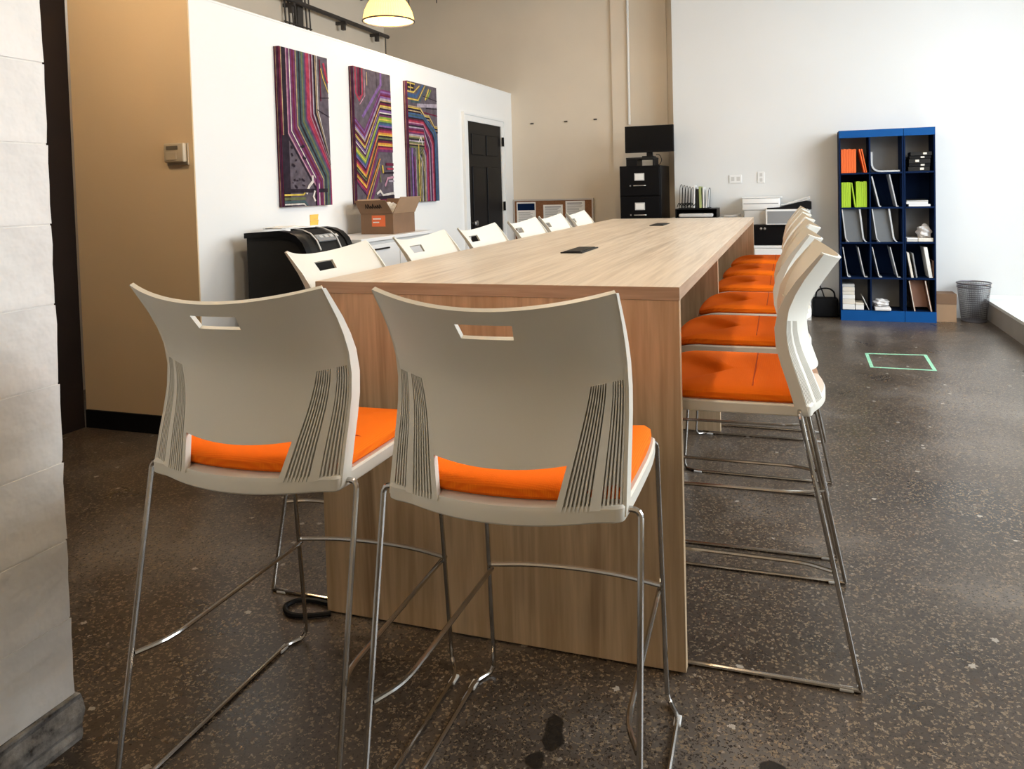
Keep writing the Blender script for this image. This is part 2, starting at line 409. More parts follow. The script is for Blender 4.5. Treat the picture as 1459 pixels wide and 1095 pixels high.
# door in the partition: casing, slab with six raised panels, hinges
b = nb()
for y0, y1, z0, z1, d in ((4.846, 4.92, 0, 2.04, .022), (5.825, 5.899, 0, 2.04, .022), (4.846, 5.899, 2.0405, 2.099, .022), (4.815, 4.8455, 0, 2.125, .03), (5.8995, 5.93, 0, 2.125, .03), (4.846, 5.899, 2.0995, 2.125, .03)):
    box(b, XP+.0005, XP+d, y0, y1, z0, z1)
struct('trim_5', b, 'trim_white', 'white door casing')
b = nb(); box(b, XP+.0005, XP+.010, 4.9205, 5.8245, 0.01, 2.0395)
door = struct('door_1', b, 'black_paint', 'black six-panel door in white casing')
for (y0, y1) in ((5.02, 5.335), (5.405, 5.72)):
    for (z0, z1) in ((0.20, 0.80), (0.93, 1.58), (1.70, 1.92)):
        t = nb(); box(t, XP+.010, XP+.018, y0, y1, z0, z1)
        fr = [e for e in t.edges]; bmesh.ops.bevel(t, geom=fr, offset=0.006, segments=1, affect='EDGES')
        o = part('door_panel', t, 'black_paint', door)
for z in (0.25, 1.10, 1.82):
    t = nb(); box(t, XP+.031, XP+.040, 5.815, 5.86, z, z+.10); tube(t, [(XP+.042, 5.832, z), (XP+.042, 5.832, z+.10)], 0.007)
    part('door_hinge', t, 'black_paint', door)
t = nb(); lathe(t, [(0.0, 0), (.012, 0), (.012, .03), (.028, .045), (.028, .06), (0.0, .07)], n=16)
t.transform(Matrix.Translation((XP+.01, 4.985, 1.0)) @ Matrix.Rotation(PI/2, 4, 'Y')); part('door_knob', t, 'steel', door, smooth=True)

# conduit, holes and dark service pipes on the high walls
b = nb(); tube(b, [(-1.405, YB-.048, HC), (-1.415, YB-.048, 2.02)], 0.014, 8)
single('wall_conduit', b, 'trim_white', 'thin white vertical conduit on beige wall above the monitor', 'conduit', smooth=True)
b = nb()
for x, z in ((-2.576, 2.093), (-2.166, 2.096), (-1.817, 2.102)):
    box(b, x-.018, x+.018, YB-.012, YB-.0005, z-.008, z+.008)
struct('trim_6', b, 'wire', 'row of small dark wall holes on the beige wall')  # wall holes drawn as small raised dark blocks
b = nb(); tube(b, [(-4.40, 1.5, 3.30), (-4.40, 6.16, 3.24)], 0.024, 10)
pp = thing('service_pipe', 'dark steel pipe running along the far beige wall above the partition', 'pipe', (-4.40, 4, 3.2))
part('pipe', b, 'pipe', pp, smooth=True)
for y in (2.6, 3.4, 4.3, 5.2, 5.9):
    t = nb(); box(t, -4.489, -4.36, y-.015, y+.015, 3.20, 3.235); box(t, -4.42, -4.38, y-.02, y+.02, 3.14, 3.21)
    part('clamp', t, 'pipe', pp)
t = nb(); tube(t, [(-4.40, 6.10, 3.22), (-4.40, 6.10, 2.95), (-4.38, 6.10, 2.92)], 0.006, 6); part('hook', t, 'wire', pp)
ct = thing('cable_riser', 'dark vertical cable bundle and junction box behind the partition', 'cables', (-4.44, 4.48, 2.3))
t = nb(); box(t, -4.488, -4.445, 4.46, 4.55, 2.75, 3.42); part('junction_box', t, 'wire', ct)
t = nb(); box(t, -4.488, -4.44, 4.50, 4.56, 3.42, 4.28); part('duct', t, 'pipe', ct)
for k, y in enumerate((4.26, 4.32, 4.38, 4.43, 4.60, 4.66)):
    t = nb(); tube(t, [(-4.45, y, 2.4), (-4.45, y+.02, 3.0), (-4.45, y-.02, 3.5), (-4.45, y, 4.28)], 0.008, 6, fil=.2); part('cable', t, 'wire', ct)
for z in (2.85, 3.05):
    t = nb(); tube(t, [(-4.44, 4.24, z), (-4.44, 4.68, z)], 0.008, 6); part('cable_tie', t, 'wire', ct)
tr = thing('ceiling_truss', 'dark truss and pipes under the ceiling at the back wall', 'truss', (-3.6, 5.8, 3.7))
for k, (dy, dz, r) in enumerate(((0, 3.60, .022), (-.15, 3.66, .035), (-.3, 3.60, .016))):
    t = nb(); tube(t, [(-4.48, 6.0+dy, dz), (-0.9, 6.0+dy, dz+.42)], r, 8); part('pipe', t, 'pipe', tr, smooth=True)
for k in range(6):
    x = -4.4+.22*k
    t = nb(); tube(t, [(x, 5.85, 3.58), (x+.11, 5.85, 3.74), (x+.22, 5.85, 3.58)], 0.012, 6); part('web', t, 'wire', tr)
for x in (-4.15, -3.85, -3.50):
    t = nb(); tube(t, [(x, 5.7, 3.66), (x, 5.7, 3.46)], 0.006, 6); part('hanger', t, 'wire', tr)

# ------------------------------------------------------------------ the long bar table
TW, TL, TH = 1.144, 4.115, 1.067
tb = thing('bar_table', 'long light oak bar-height table with slab ends', 'table', (-TW/2, TL/2, 0))
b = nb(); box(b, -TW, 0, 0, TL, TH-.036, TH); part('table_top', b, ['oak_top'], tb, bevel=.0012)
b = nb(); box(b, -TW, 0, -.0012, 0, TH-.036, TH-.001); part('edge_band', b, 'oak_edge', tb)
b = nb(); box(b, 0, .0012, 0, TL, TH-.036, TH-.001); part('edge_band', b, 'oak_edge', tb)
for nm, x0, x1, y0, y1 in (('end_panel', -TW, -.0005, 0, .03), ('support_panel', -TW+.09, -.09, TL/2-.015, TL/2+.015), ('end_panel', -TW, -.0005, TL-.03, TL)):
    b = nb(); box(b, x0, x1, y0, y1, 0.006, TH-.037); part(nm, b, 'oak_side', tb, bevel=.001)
    for xx in (x0+.08, x1-.08):
        b = nb(); box(b, xx-.015, xx+.015, y0+.004, y1-.004, 0, 0.006); part('foot', b, 'matte_black', tb)
for k, (x, y) in enumerate(((-.585, 1.10), (-.580, 3.12))):
    g = thing('power_grommet', 'black power grommet set in the table top, ' + ('nearer the camera' if k == 0 else 'near the far end'), 'grommet', (x, y, TH), group='table power grommets')
    t = nb(); rbox(t, x-.048, x+.048, y-.135, y+.135, TH, TH+.005, .002); part('frame', t, 'black', g)
    t = nb(); box(t, x-.036, x+.036, y-.118, y+.118, TH+.005, TH+.0075); part('flap', t, 'dark_grey', g)

# ------------------------------------------------------------------ stools
def lerp(tbl, z):
    z = max(tbl[0][0], min(tbl[-1][0], z))
    for i in range(len(tbl)-1):
        if z <= tbl[i+1][0]: break
    def slope(k):
        k0, k1 = max(k-1, 0), min(k+1, len(tbl)-1)
        return (tbl[k1][1]-tbl[k0][1])/(tbl[k1][0]-tbl[k0][0])
    (a, va), (c, vc) = tbl[i], tbl[i+1]; h = c-a; t = (z-a)/h
    return (2*t**3-3*t*t+1)*va+(t**3-2*t*t+t)*h*slope(i)+(-2*t**3+3*t*t)*vc+(t**3-t*t)*h*slope(i+1)
UE = [(.68, -.226), (.80, -.193), (.90, -.164), (.98, -.163), (1.06, -.196), (1.15, -.259)]
SG = [(.68, .062), (.85, .057), (.96, .062), (1.06, .076), (1.15, .080)]
HW = .247
def bu(w, z): return lerp(UE, z) - lerp(SG, z)*(1-(w/HW)**2)
def wi(z): return .121 + (.173-.121)*max(0, min(1, (z-.732)/(.956-.732)))   # inner edge of the ribbed side panels
def pz(w, z): return Vector((w, bu(w, z), z))
DIP = 0.030
def ztop(w): return 1.150 - DIP*(1-(w/HW)**2)
def make_stool():
    root = thing('bar_stool', 'x', 'stool', group='white and orange bar stools around the table')
    # backrest: upper panel with grip slot + tapering centre panel
    cols = [-.247, -.243, -.235, -.215, -.195, -.173, -.15, -.125, -.1, -.08, -.0575, -.035, -.012, .012, .035, .0575, .08, .1, .125, .15, .173, .195, .215, .235, .243, .247]
    rows_u = [0, .07, .16, .26, .36, .46, .58, .76, .88, .96, 1.0]
    bm = nb(); grid = {}
    zl = [.815, .83, .85, .875, .90, .925, .945]
    def zw(w): return .957 + .013*max(0, (abs(w)-.173)/.074)
    for i, w in enumerate(cols):
        if abs(w) <= .1731:
            for j, z in enumerate(zl):
                ww = w*wi(z)/.173
                grid[(i, j-len(zl))] = bm.verts.new(pz(ww, z - (.010*(1-(w/.173)**2)*(j == 0))))
        for j, t in enumerate(rows_u):
            zb, zt = zw(w), ztop(w)
            zz = {6: 1.060, 7: 1.091}.get(j)
            if zz is None:
                if j < 6: zz = zb+(1.060-zb)*(t/.58)
                else: zz = 1.091+(zt-1.091)*((t-.76)/.24)
            ww = w*(.92 if (j == 6 and abs(abs(w)-.0575) < 1e-4) else 1)
            grid[(i, j)] = bm.verts.new(pz(ww, zz))
    faces = []
    for i in range(len(cols)-1):
        for j in range(-len(zl), len(rows_u)-1):
            k = [(i, j), (i+1, j), (i+1, j+1), (i, j+1)]
            if not all(q in grid for q in k): continue
            if j == 6 and cols[i] >= -.0576 and cols[i+1] <= .0576: continue
            faces.append(bm.faces.new([grid[q] for q in k]))
    bmesh.ops.recalc_face_normals(bm, faces=bm.faces[:])
    if sum(f.normal.y for f in bm.faces) > 0: bmesh.ops.reverse_faces(bm, faces=bm.faces[:])
    bmesh.ops.solidify(bm, geom=bm.faces[:], thickness=.009)
    part('backrest', bm, 'plastic', root, smooth=True, world=False)
    # side edge flanges turning forward
    for s in (-1, 1):
        bm = nb(); R4 = []
        zs = [.722, .76, .80, .85, .90, .95, 1.0, 1.04, 1.08, 1.12, 1.149]
        for z in zs:
            d = lerp([(.72, .030), (.90, .030), (1.0, .026), (1.08, .018), (1.15, .009)], z)
            u = bu(HW, z)
            R4.append([bm.verts.new((s*a, u+q, z)) for a, q in ((HW+.001, -.001), (HW+.003, d), (HW-.005, d), (HW-.007, -.001))])
        for a, c in zip(R4, R4[1:]):
            for k in range(4): bm.faces.new((a[k], a[(k+1) % 4], c[(k+1) % 4], c[k]))
        bm.faces.new(R4[0]); bm.faces.new(R4[-1])
        part('side_flange', bm, 'plastic', root, smooth=True, world=False)
        # ribbed panel: vertical ribs over open slots, one broad rib, inner post
        bm = nb(); nr = 15
        def rib(f0, f1, dep=.0135, off=0.0):
            R = []
            for q in range(9):
                t = q/8; rowv = []
                for f in (f0, f1):
                    zt = .957 + .013*f; z = .735+(zt-.735)*t
                    w = wi(z)+(HW-.004-wi(z))*f; p = pz(s*w, z)+Vector((0, off, 0)); rowv.append(p)
                R.append([bm.verts.new(rowv[0]), bm.verts.new(rowv[1]), bm.verts.new(rowv[1]+Vector((0, dep, 0))), bm.verts.new(rowv[0]+Vector((0, dep, 0)))])
            for a, c in zip(R, R[1:]):
                for k in range(4): bm.faces.new((a[k], a[(k+1) % 4], c[(k+1) % 4], c[k]))
            bm.faces.new(R[0]); bm.faces.new(R[-1])
        rib(-.02, .085, .016); rib(.07, .995, .003, .0137)
        for k in range(1, nr):
            f0 = .06+.94*k/nr
            if 7 <= k <= 9: continue
            rib(f0, f0+.94/nr*.46)
        rib(.06+.94*7/nr, .06+.94*9.6/nr)
        part('ribbed_panel', bm, 'plastic', root, world=False)
    # seat: moulded shell rim and orange pad
    def outline(k):
        P = [(-.15, .258), (.15, .258), (.235, .235), (.255, .10), (.252, -.08), (.247, -.205), (.243, -.224)]
        rear = [(w, bu(w, .735)+.002) for w in (.20, .15, .10, .05, 0, -.05, -.10, -.15, -.20)]
        P2 = P + rear + [(-.243, -.224), (-.247, -.205), (-.252, -.08), (-.255, .10), (-.235, .235)]
        return chaikin(P2, 2)
    def zf(u): return -.030*max(0, (u-.14)/.118)**2 - .010*max(0, min(1, (-.215-u)/.07))
    O = outline(0)
    def loft(rings, capb=True, capt=True):
        bm = nb(); RR = []
        for z, ins in rings:
            RR.append([bm.verts.new((w*(1-ins/.25), -.01+(u+.01)*(1-ins/.26), z+zf(u)*(1 if z < .742 or u > 0 else .35))) for w, u in O])
        n = len(O)
        for a, c in zip(RR, RR[1:]):
            for k in range(n): bm.faces.new((a[k], a[(k+1) % n], c[(k+1) % n], c[k]))
        def cap(r):
            cc = bm.verts.new((0, -.01, sum(v.co.z for v in r)/n + .004))
            for k in range(n): bm.faces.new((r[k], r[(k+1) % n], cc))
        if capb: cap(RR[0])
        if capt: cap(RR[-1])
        return bm
    part('seat_shell', loft([(.712, .03), (.712, .004), (.716, 0), (.740, 0), (.744, .004), (.744, .03)]), 'plastic', root, smooth=True, world=False)
    # pad drops back a little from the rear rim
    O = [(w*.985, max(u, -.205-.035*(1-(w/.25)**2)) if u < -.1 else u*.985) for w, u in O]
    pad = loft([(.7445, .012), (.752, .004), (.765, .006), (.774, .016), (.779, .04), (.781, .09), (.779, .15), (.777, .21)])
    po = part('seat_pad', pad, 'fabric', root, smooth=True, world=False)
    t = nb(); tube(t, [(w, -.07, .7795-.012*max(0, (abs(w)-.205)/.035)) for w in (-.232, -.2, -.12, 0, .12, .2, .232)], .0022, 6); part('seam', t, 'seam', po, world=False)
    # chrome sled frame
    r = .0062
    for s in (-1, 1):
        t = nb(); tube(t, [(s*.215, .235, .712), (s*.234, .262, .70), (s*.239, .313, .055), (s*.240, .314, .022)], r, 8, fil=.03); part('leg', t, 'chrome', root, smooth=True, world=False)
        t = nb(); tube(t, [(s*.236, -.192, .728), (s*.272, -.193, .728), (s*.276, -.335, r)], r, 8, fil=.03); part('leg', t, 'chrome', root, smooth=True, world=False)
        t = nb(); tube(t, [(s*.240, .314, .022), (s*.248, .306, r), (s*.274, .262, r), (s*.276, -.335, r)], r, 8, fil=.03); part('floor_runner', t, 'chrome', root, smooth=True, world=False)
        t = nb(); tube(t, [(s*.228, .292, .309), (s*.236, -.17, .311), (s*.244, -.215, .312), (s*.270, -.270, .313)], r, 8, fil=.03); part('stretcher', t, 'chrome', root, smooth=True, world=False)
        for u in (.25, -.30):
            t = nb(); rbox(t, s*.274-.009, s*.274+.009, u-.018, u+.018, .0, .0085, .002, 1); part('glide', t, 'glide', root, world=False)
    t = nb(); tube(t, [(-.238, .300, .315), (-.13, .327, .315), (0, .336, .315), (.13, .327, .315), (.238, .300, .315)], r, 8, fil=.08); part('footrest', t, 'chrome', root, smooth=True, world=False)
    return root
proto = make_stool(); used = [False]
def place(x, y, rz, label):
    if not used[0]:
        used[0] = True; o = proto
    else:
        o = proto.copy(); COL.objects.link(o)
        for ch in list(proto.children):
            c = ch.copy(); COL.objects.link(c); c.parent = o
            for g in ch.children:
                d = g.copy(); COL.objects.link(d); d.parent = c
    o.location = (x, y, 0); o.rotation_euler = (0, 0, rz); o['label'] = label
    return o
place(-.265, -.442, .026, 'cream-backed orange stool at the table end, on the right, nearest the camera')
place(-.876, -.450, .021, 'cream-backed orange stool at the table end, on the left beside the brick column')
rp = [(.110, .325, 1.576), (.088, 1.035, 1.585), (.105, 1.740, 1.578), (.10, 2.44, 1.58), (.098, 3.12, 1.575), (.10, 3.790, 1.571)]
for k, (x, y, a) in enumerate(rp):
    place(x, y, a, ('nearest' if k == 0 else 'farthest' if k == 5 else ORD[k]) + ' orange-padded stool in the row on the window side of the table')
lp = [(-1.065, .335, -1.571), (-1.06, 1.03, -1.56), (-1.06, 1.67, -1.57), (-1.06, 2.37, -1.571), (-1.07, 2.97, -1.57), (-1.06, 3.58, -1.571)]
for k, (x, y, a) in enumerate(lp):
    place(x, y, a, ('nearest' if k == 0 else 'farthest' if k == 5 else ORD[k]) + ' white-backed stool in the row on the picture-wall side of the table')

# ------------------------------------------------------------------ things on and by the partition
# canvases printed with coloured circuit-like traces
def cm(name, c): 
    M[name] = mat('print_'+name, tuple(q*.8 for q in c), 0.7, var=0.28, scale=22, spec=0.1); return name
PC = dict(ground=(.13, .105, .125), dark=(.030, .020, .030), plum=(.17, .045, .13), pink=(.55, .28, .36), white=(.75, .68, .62), teal=(.07, .11, .12), red=(.42, .05, .09), tan=(.50, .36, .20),
          yellow=(.72, .52, .10), orange=(.72, .30, .06), green=(.28, .40, .06), blue=(.06, .12, .25), violet=(.22, .12, .32), maroon=(.16, .02, .05), lilac=(.42, .36, .42), olive=(.16, .17, .08))
for k, v in PC.items(): cm('ink_'+k, v)
PN = list(PC); PM = ['ink_'+k for k in PN]
def canvas(y0, y1, z0, z1, lines, label):
    c = thing('canvas_print', label, 'wall art', (XP, (y0+y1)/2, z0), group='three tall canvas prints on the partition')
    t = nb(); box(t, XP+.0008, XP+.040, y0, y1, z0, z1); part('canvas', t, 'ink_plum', c)
    fx = XP+.0402
    t = nb(); quad(t, [(fx, y0, z0), (fx, y1, z0), (fx, y1, z1), (fx, y0, z1)], PN.index('ground'))
    def P(u, v): return (y0+u*(y1-y0), z1-v*(z1-z0))
    asp = (z1-z0)/(y1-y0)
    for li, (colr, wd, pts) in enumerate(lines):
        x = fx + .00012*(li+1)
        q = [Vector((p[0], p[1]*asp)) for p in pts]
        L, Rr = [], []
        for i in range(len(q)):
            d0 = (q[i]-q[i-1]).normalized() if i else (q[1]-q[0]).normalized()
            d1 = (q[i+1]-q[i]).normalized() if i < len(q)-1 else d0
            nn = Vector((-(d0+d1).y, (d0+d1).x)); nn.normalize()
            k = wd/2/max(.5, nn.dot(Vector((-d0.y, d0.x))))
            L.append(q[i]+nn*k); Rr.append(q[i]-nn*k)
        cl = lambda a: min(1, max(0, a))
        for i in range(len(q)-1):
            pp_ = [L[i], L[i+1], Rr[i+1], Rr[i]]
            vv = [(x, *P(cl(a.x), cl(a.y/asp))) for a in pp_]
            try: quad(t, vv, PN.index(colr))
            except Exception: pass
    bmesh.ops.remove_doubles(t, verts=[], dist=0)
    part('print', t, PM, c)
    t = nb()
    for k in range(7):      # print wrapping on to the near side
        ya = y0-.0004
        f = k/7; quad(t, [(XP+.002+.038*f, ya, z0), (XP+.002+.038*(f+.10), ya, z0), (XP+.002+.038*(f+.10), ya, z1), (XP+.002+.038*f, ya, z1)], PN.index(['dark', 'maroon', 'tan', 'dark', 'plum', 'dark', 'maroon'][k]))
    part('print', t, PM, c)
rnd = random.Random(5)
def wid(c, f=1.0): return f*{'white': .016, 'tan': .018, 'pink': .020, 'yellow': .020, 'orange': .022, 'lilac': .024}.get(c, .032)
l1 = [('dark', .17, [(.05, 0), (.05, 1)]), ('maroon', .05, [(.01, 0), (.01, .55)]), ('tan', .014, [(.035, 0), (.035, .55)])]
seq = ['dark', 'pink', 'plum', 'white', 'plum', 'maroon', 'plum', 'tan', 'teal', 'dark', 'teal', 'olive', 'teal', 'plum', 'red', 'red', 'pink', 'maroon', 'lilac', 'dark', 'tan', 'white']
for k, c in enumerate(seq):
    u = .10+.031*k; vb = .545-.0085*k; ub = u+.55-.006*k
    l1.append((c, wid(c), [(u, 0), (u, vb), (ub, vb+.34), (ub, 1.02)]))
    if k % 4 == 2: l1.append(('dark', .012, [(u+.02, 0), (u+.02, vb-.004), (ub+.02, vb+.336), (ub+.02, 1.02)]))
l1 += [('yellow', .018, [(.84, .08), (.88, .14), (1.0, .24)]), ('red', .045, [(.90, .04), (.95, .12), (1.0, .17)]), ('maroon', .02, [(.82, .02), (.82, .30)]), ('dark', .012, [(.80, .28), (1, .27)]), ('dark', .010, [(.72, .36), (1, .40)]),
       ('white', .04, [(.58, .80), (.58, .84), (.50, .87), (.44, .92)]), ('yellow', .022, [(0, .925), (.38, .925), (.46, .89)]), ('dark', .05, [(0, .90), (.9, .90)]), ('olive', .035, [(0, .95), (.42, .95)]), ('teal', .03, [(0, .97), (.40, .97), (.46, 1.0)]), ('white', .018, [(0, .985), (.38, .985), (.42, 1.0)]), ('white', .03, [(.62, .90), (.58, .94), (.62, .97)]), ('plum', .05, [(.68, .80), (.68, 1.0)])]
for k in range(16): l1.append(('dark', rnd.uniform(.008, .03), [(x0_ := rnd.uniform(.16, .42), y0_ := rnd.uniform(.6, .88)), (x0_+rnd.uniform(.01, .06), y0_+rnd.uniform(.004, .02))]))
canvas(1.998, 2.516, 1.262, 2.286, l1, 'left canvas of three, purple and red traces running straight down')
l2 = [('red', .035, [(.05, 0), (.05, .19), (.13, .24), (.22, .19), (.22, 0)]), ('maroon', .07, [(.13, 0), (.13, .21)]), ('pink', .012, [(.28, 0), (.28, .20), (.14, .27)]), ('dark', .03, [(.17, 0), (.17, .20)]), ('tan', .02, [(.34, .02), (.34, .12)]), ('dark', .012, [(.6, 0), (.6, .12)]), ('violet', .05, [(.72, .0), (.72, .09), (.58, .16), (.20, .36)])]
cs = ['plum', 'violet', 'plum', 'maroon', 'violet', 'lilac', 'tan', 'dark', 'maroon', 'yellow', 'tan', 'dark', 'violet', 'white', 'dark', 'plum', 'green', 'yellow', 'green', 'teal', 'blue', 'violet', 'dark', 'maroon', 'red', 'orange', 'yellow', 'dark', 'olive', 'dark', 'maroon', 'orange', 'yellow', 'maroon', 'red', 'plum']
for k, c in enumerate(cs):
    v = .135+.0132*k; u0 = .72-.004*k
    l2.append((c, wid(c, 1.15), [(1.02, v), (u0, v), (.24, v+.33), (-.02, v+.24)]))
l2 += [('white', .035, [(.50, .93), (.60, .905), (.68, .94), (1, .925)]), ('pink', .035, [(.74, .87), (.82, .81), (1, .80)]), ('yellow', .035, [(.68, .71), (.70, .77)]), ('maroon', .06, [(.50, .99), (1, .98)]), ('dark', .05, [(.56, .96), (1, .952)]), ('red', .03, [(.80, .735), (1, .735)]), ('lilac', .03, [(.84, .83), (1, .83)]), ('maroon', .04, [(.78, .70), (1, .70)]), ('dark', .03, [(.72, .77), (1, .765)]), ('olive', .03, [(.60, .72), (.62, .84)]), ('orange', .025, [(.20, .99), (.62, .66)]), ('plum', .06, [(.36, .97), (.60, .75)]), ('tan', .02, [(.28, .99), (.60, .70)])]
canvas(2.840, 3.375, 1.255, 2.284, l2, 'middle canvas of three, yellow, orange and green zigzag traces')
l3 = [('dark', .12, [(.0, .04), (.22, .04)]), ('yellow', .02, [(0, .015), (.25, .015)]), ('yellow', .02, [(.02, .05), (.2, .05)]), ('tan', .02, [(.1, .0), (.1, .08)]), ('yellow', .02, [(0, .085), (.2, .085), (.40, .02)]), ('blue', .05, [(0, .115), (.28, .115), (.52, 0)]), ('yellow', .022, [(0, .145), (.34, .145), (.60, .0)]), ('teal', .03, [(.1, .165), (.38, .16), (.66, .01)]), ('lilac', .06, [(.3, .19), (1, .16)]), ('yellow', .035, [(.58, .13), (.72, .03)]), ('green', .025, [(.64, .12), (.80, .03)]), ('dark', .012, [(.5, .10), (1, .12)]), ('maroon', .022, [(.5, .24), (1, .25)]), ('dark', .014, [(.6, .20), (1, .19)])]
cs = ['tan', 'yellow', 'dark', 'tan', 'dark', 'blue', 'teal', 'blue', 'dark', 'maroon', 'red', 'pink', 'plum', 'dark', 'lilac', 'plum', 'maroon', 'red', 'plum', 'lilac', 'tan', 'olive', 'dark', 'lilac', 'olive', 'tan', 'dark', 'olive']
for k, c in enumerate(cs):
    v = .205+.0125*k; ux = 1.10-.030*k
    if k < 5: l3.append((c, wid(c), [(-.02, v), (.40, v), (.54, v+.055), (.70, v+.055), (.88, v+.14), (1.02, v+.14)]))
    else: l3.append((c, wid(c), [(-.02, v), (.48, v), (ux-.07, v+.11), (ux, v+.17), (ux, 1.02)]))
l3 += [('plum', .05, [(.16, .62), (.16, 1.02)]), ('yellow', .025, [(.30, .52), (.30, 1.02)]), ('olive', .045, [(.24, .55), (.24, 1.02)]), ('violet', .05, [(.08, .55), (.08, 1.02)]), ('dark', .02, [(.12, .6), (.12, 1.02)]), ('lilac', .02, [(.20, .55), (.20, 1.02)]), ('white', .02, [(.30, .50), (.38, .45), (.44, .52)]), ('tan', .02, [(.36, .70), (.42, .62), (.46, .74)])]
canvas(3.655, 4.200, 1.250, 2.280, l3, 'right canvas of three, nested grey and blue arches, beside the door')

th = thing('thermostat', 'beige wall thermostat with small dark display on tan end wall', 'thermostat', (-2.937, YT-.004, 1.52))
t = nb(); rbox(t, -3.012, -2.862, YT-.012, YT-.0045, 1.520, 1.640, .003); part('wall_plate', t, 'therm', th)
t = nb(); rbox(t, -3.005, -2.869, YT-.040, YT-.0125, 1.535, 1.640, .008, 3); part('body', t, 'therm', th, smooth=True)
t = nb(); box(t, -2.985, -2.905, YT-.0415, YT-.0402, 1.603, 1.625); part('display', t, 'lcd', th)
t = nb(); rbox(t, -2.985, -2.915, YT-.043, YT-.0402, 1.548, 1.590, .001, 1); part('cover', t, 'therm', th)

# office shredder on the left by the partition: box body with a rounded front hood facing the table
SX0, SX1, SY0, SY1, SH = -2.715, -2.30, 1.53, 2.00, 1.125
sh = thing('shredder', 'tall black office shredder with rounded front hood below the first canvas', 'shredder', ((SX0+SX1)/2, (SY0+SY1)/2, 0))
prof = [(SX0, 0.03), (SX1-.04, 0.03), (SX1-.04, .86), (SX1, .90), (SX1+.005, .95), (SX1-.005, 1.01), (SX1-.03, 1.06), (SX1-.07, 1.10), (SX1-.12, 1.12), (SX1-.18, 1.128), (SX0, SH-.012)]
t = nb(); prism(t, prof, 'y', SY0+.02, SY1-.02); part('body', t, 'dark_grey', sh, smooth=True)
pr2 = [(SX0-.002, SH-.03)] + [(SX1-.19, 1.108), (SX1-.13, 1.10), (SX1-.085, 1.08), (SX1-.05, 1.045), (SX1-.025, 1.0), (SX1-.015, .95), (SX1-.02, .88), (SX1+.008, .88), (SX1+.013, .95), (SX1+.003, 1.015), (SX1-.022, 1.068), (SX1-.064, 1.108), (SX1-.118, 1.13), (SX1-.18, 1.138), (SX0-.002, SH)]
for y in (SY0, SY1-.05):
    t = nb(); prism(t, pr2, 'y', y, y+.05); part('hood_side', t, 'black', sh, smooth=True)
hp = [(SX1-.17, 1.1405), (SX1-.118, 1.1335), (SX1-.064, 1.1115), (SX1-.022, 1.071), (SX1+.004, 1.016)]
hp2 = hp + [(a+.002, c+.004) for a, c in hp[::-1]]
for y in (SY0+.13, SY1-.14):
    t = nb(); prism(t, hp2, 'y', y, y+.010); part('hood_trim', t, 'lgrey', sh, smooth=True)
t = nb(); prism(t, [(SX1-.13, 1.128), (SX1-.060, 1.098), (SX1-.058, 1.104), (SX1-.128, 1.134)], 'y', SY0+.15, SY1-.15); part('paper_slot', t, 'matte_black', sh)
t = nb(); prism(t, [(SX1-.055, 1.097), (SX1-.018, 1.062), (SX1-.013, 1.068), (SX1-.05, 1.104)], 'y', SY0+.15, SY1-.15); cp = part('control_panel', t, 'grey', sh)
for k in range(4):
    y = SY0+.18+.05*k; t = nb(); prism(t, [(SX1-.044, 1.094), (SX1-.030, 1.081), (SX1-.026, 1.086), (SX1-.040, 1.099)], 'y', y, y+.03); part('button', t, 'lgrey', cp)
t = nb(); box(t, SX1-.0395, SX1-.036, SY0+.05, SY1-.05, .08, .82); part('door', t, 'black', sh)
for x in (SX0+.05, SX1-.10):
    for y in (SY0+.06, SY1-.06):
        t = nb(); tube(t, [(x, y-.012, .015), (x, y+.012, .015)], .015, 10); part('caster', t, 'black', sh)
t = nb()
for k, (rz, dx) in enumerate(((.1, 0), (-.25, .03), (.35, -.02))):
    q = nb(); box(q, -.075, .075, -.11, .11, 0, .003); merge(t, q, Matrix.Translation((-2.62+dx, 1.77, 1.1400+.0032*k)) @ Matrix.Rotation(rz, 4, 'Z'))
single('paper_sheets', t, 'paper', 'loose white papers lying on top of the black shredder', 'papers')
sn = thing('sticky_note', 'yellow sticky notes on white wall above the shredder', 'sticky note', (XP, 2.355, 1.12))
for z in (1.165, 1.128):
    t = nb(); quad(t, [(XP+.0006, 2.31, z), (XP+.0006, 2.40, z), (XP+.007, 2.40, z+.036), (XP+.007, 2.31, z+.036)]); box(t, XP+.0005, XP+.002, 2.31, 2.40, z, z+.036); part('note', t, 'yellow', sn)

# white low cabinet with open cardboard box
WX0, WX1, WY0, WY1, WH = -2.815, -2.36, 2.19, 3.18, 1.040
wc = thing('storage_cabinet', 'white storage cabinet under the middle canvas, behind the left stools', 'cabinet', ((WX0+WX1)/2, (WY0+WY1)/2, 0))
t = nb(); box(t, WX0, WX1-.02, WY0, WY1, 0, WH-.025); part('body', t, 'lgrey', wc)
t = nb(); rbox(t, WX0-.005, WX1+.005, WY0-.008, WY1+.008, WH-.025, WH, .004); part('cabinet_top', t, 'office_white', wc)
for (y0, y1, z0, z1) in ((WY0+.006, (WY0+WY1)/2-.004, .09, WH-.05), ((WY0+WY1)/2+.004, WY1-.006, .09, WH-.05)):
    t = nb(); rbox(t, WX1-.0195, WX1, y0, y1, z0, z1, .003); d = part('door', t, 'office_white', wc)
    t = nb(); box(t, WX1, WX1+.012, (y0+y1)/2-.09, (y0+y1)/2+.09, z1-.035, z1-.025); part('handle', t, 'dark_grey', d)
BX0, BX1, BY0, BY1, BZ0, BZ1 = -2.68, -2.418, 2.70, 3.02, WH+.0005, 1.19
cb = thing('cardboard_box', 'open brown cardboard box with raised flaps on the white cabinet', 'box', ((BX0+BX1)/2, (BY0+BY1)/2, BZ0))
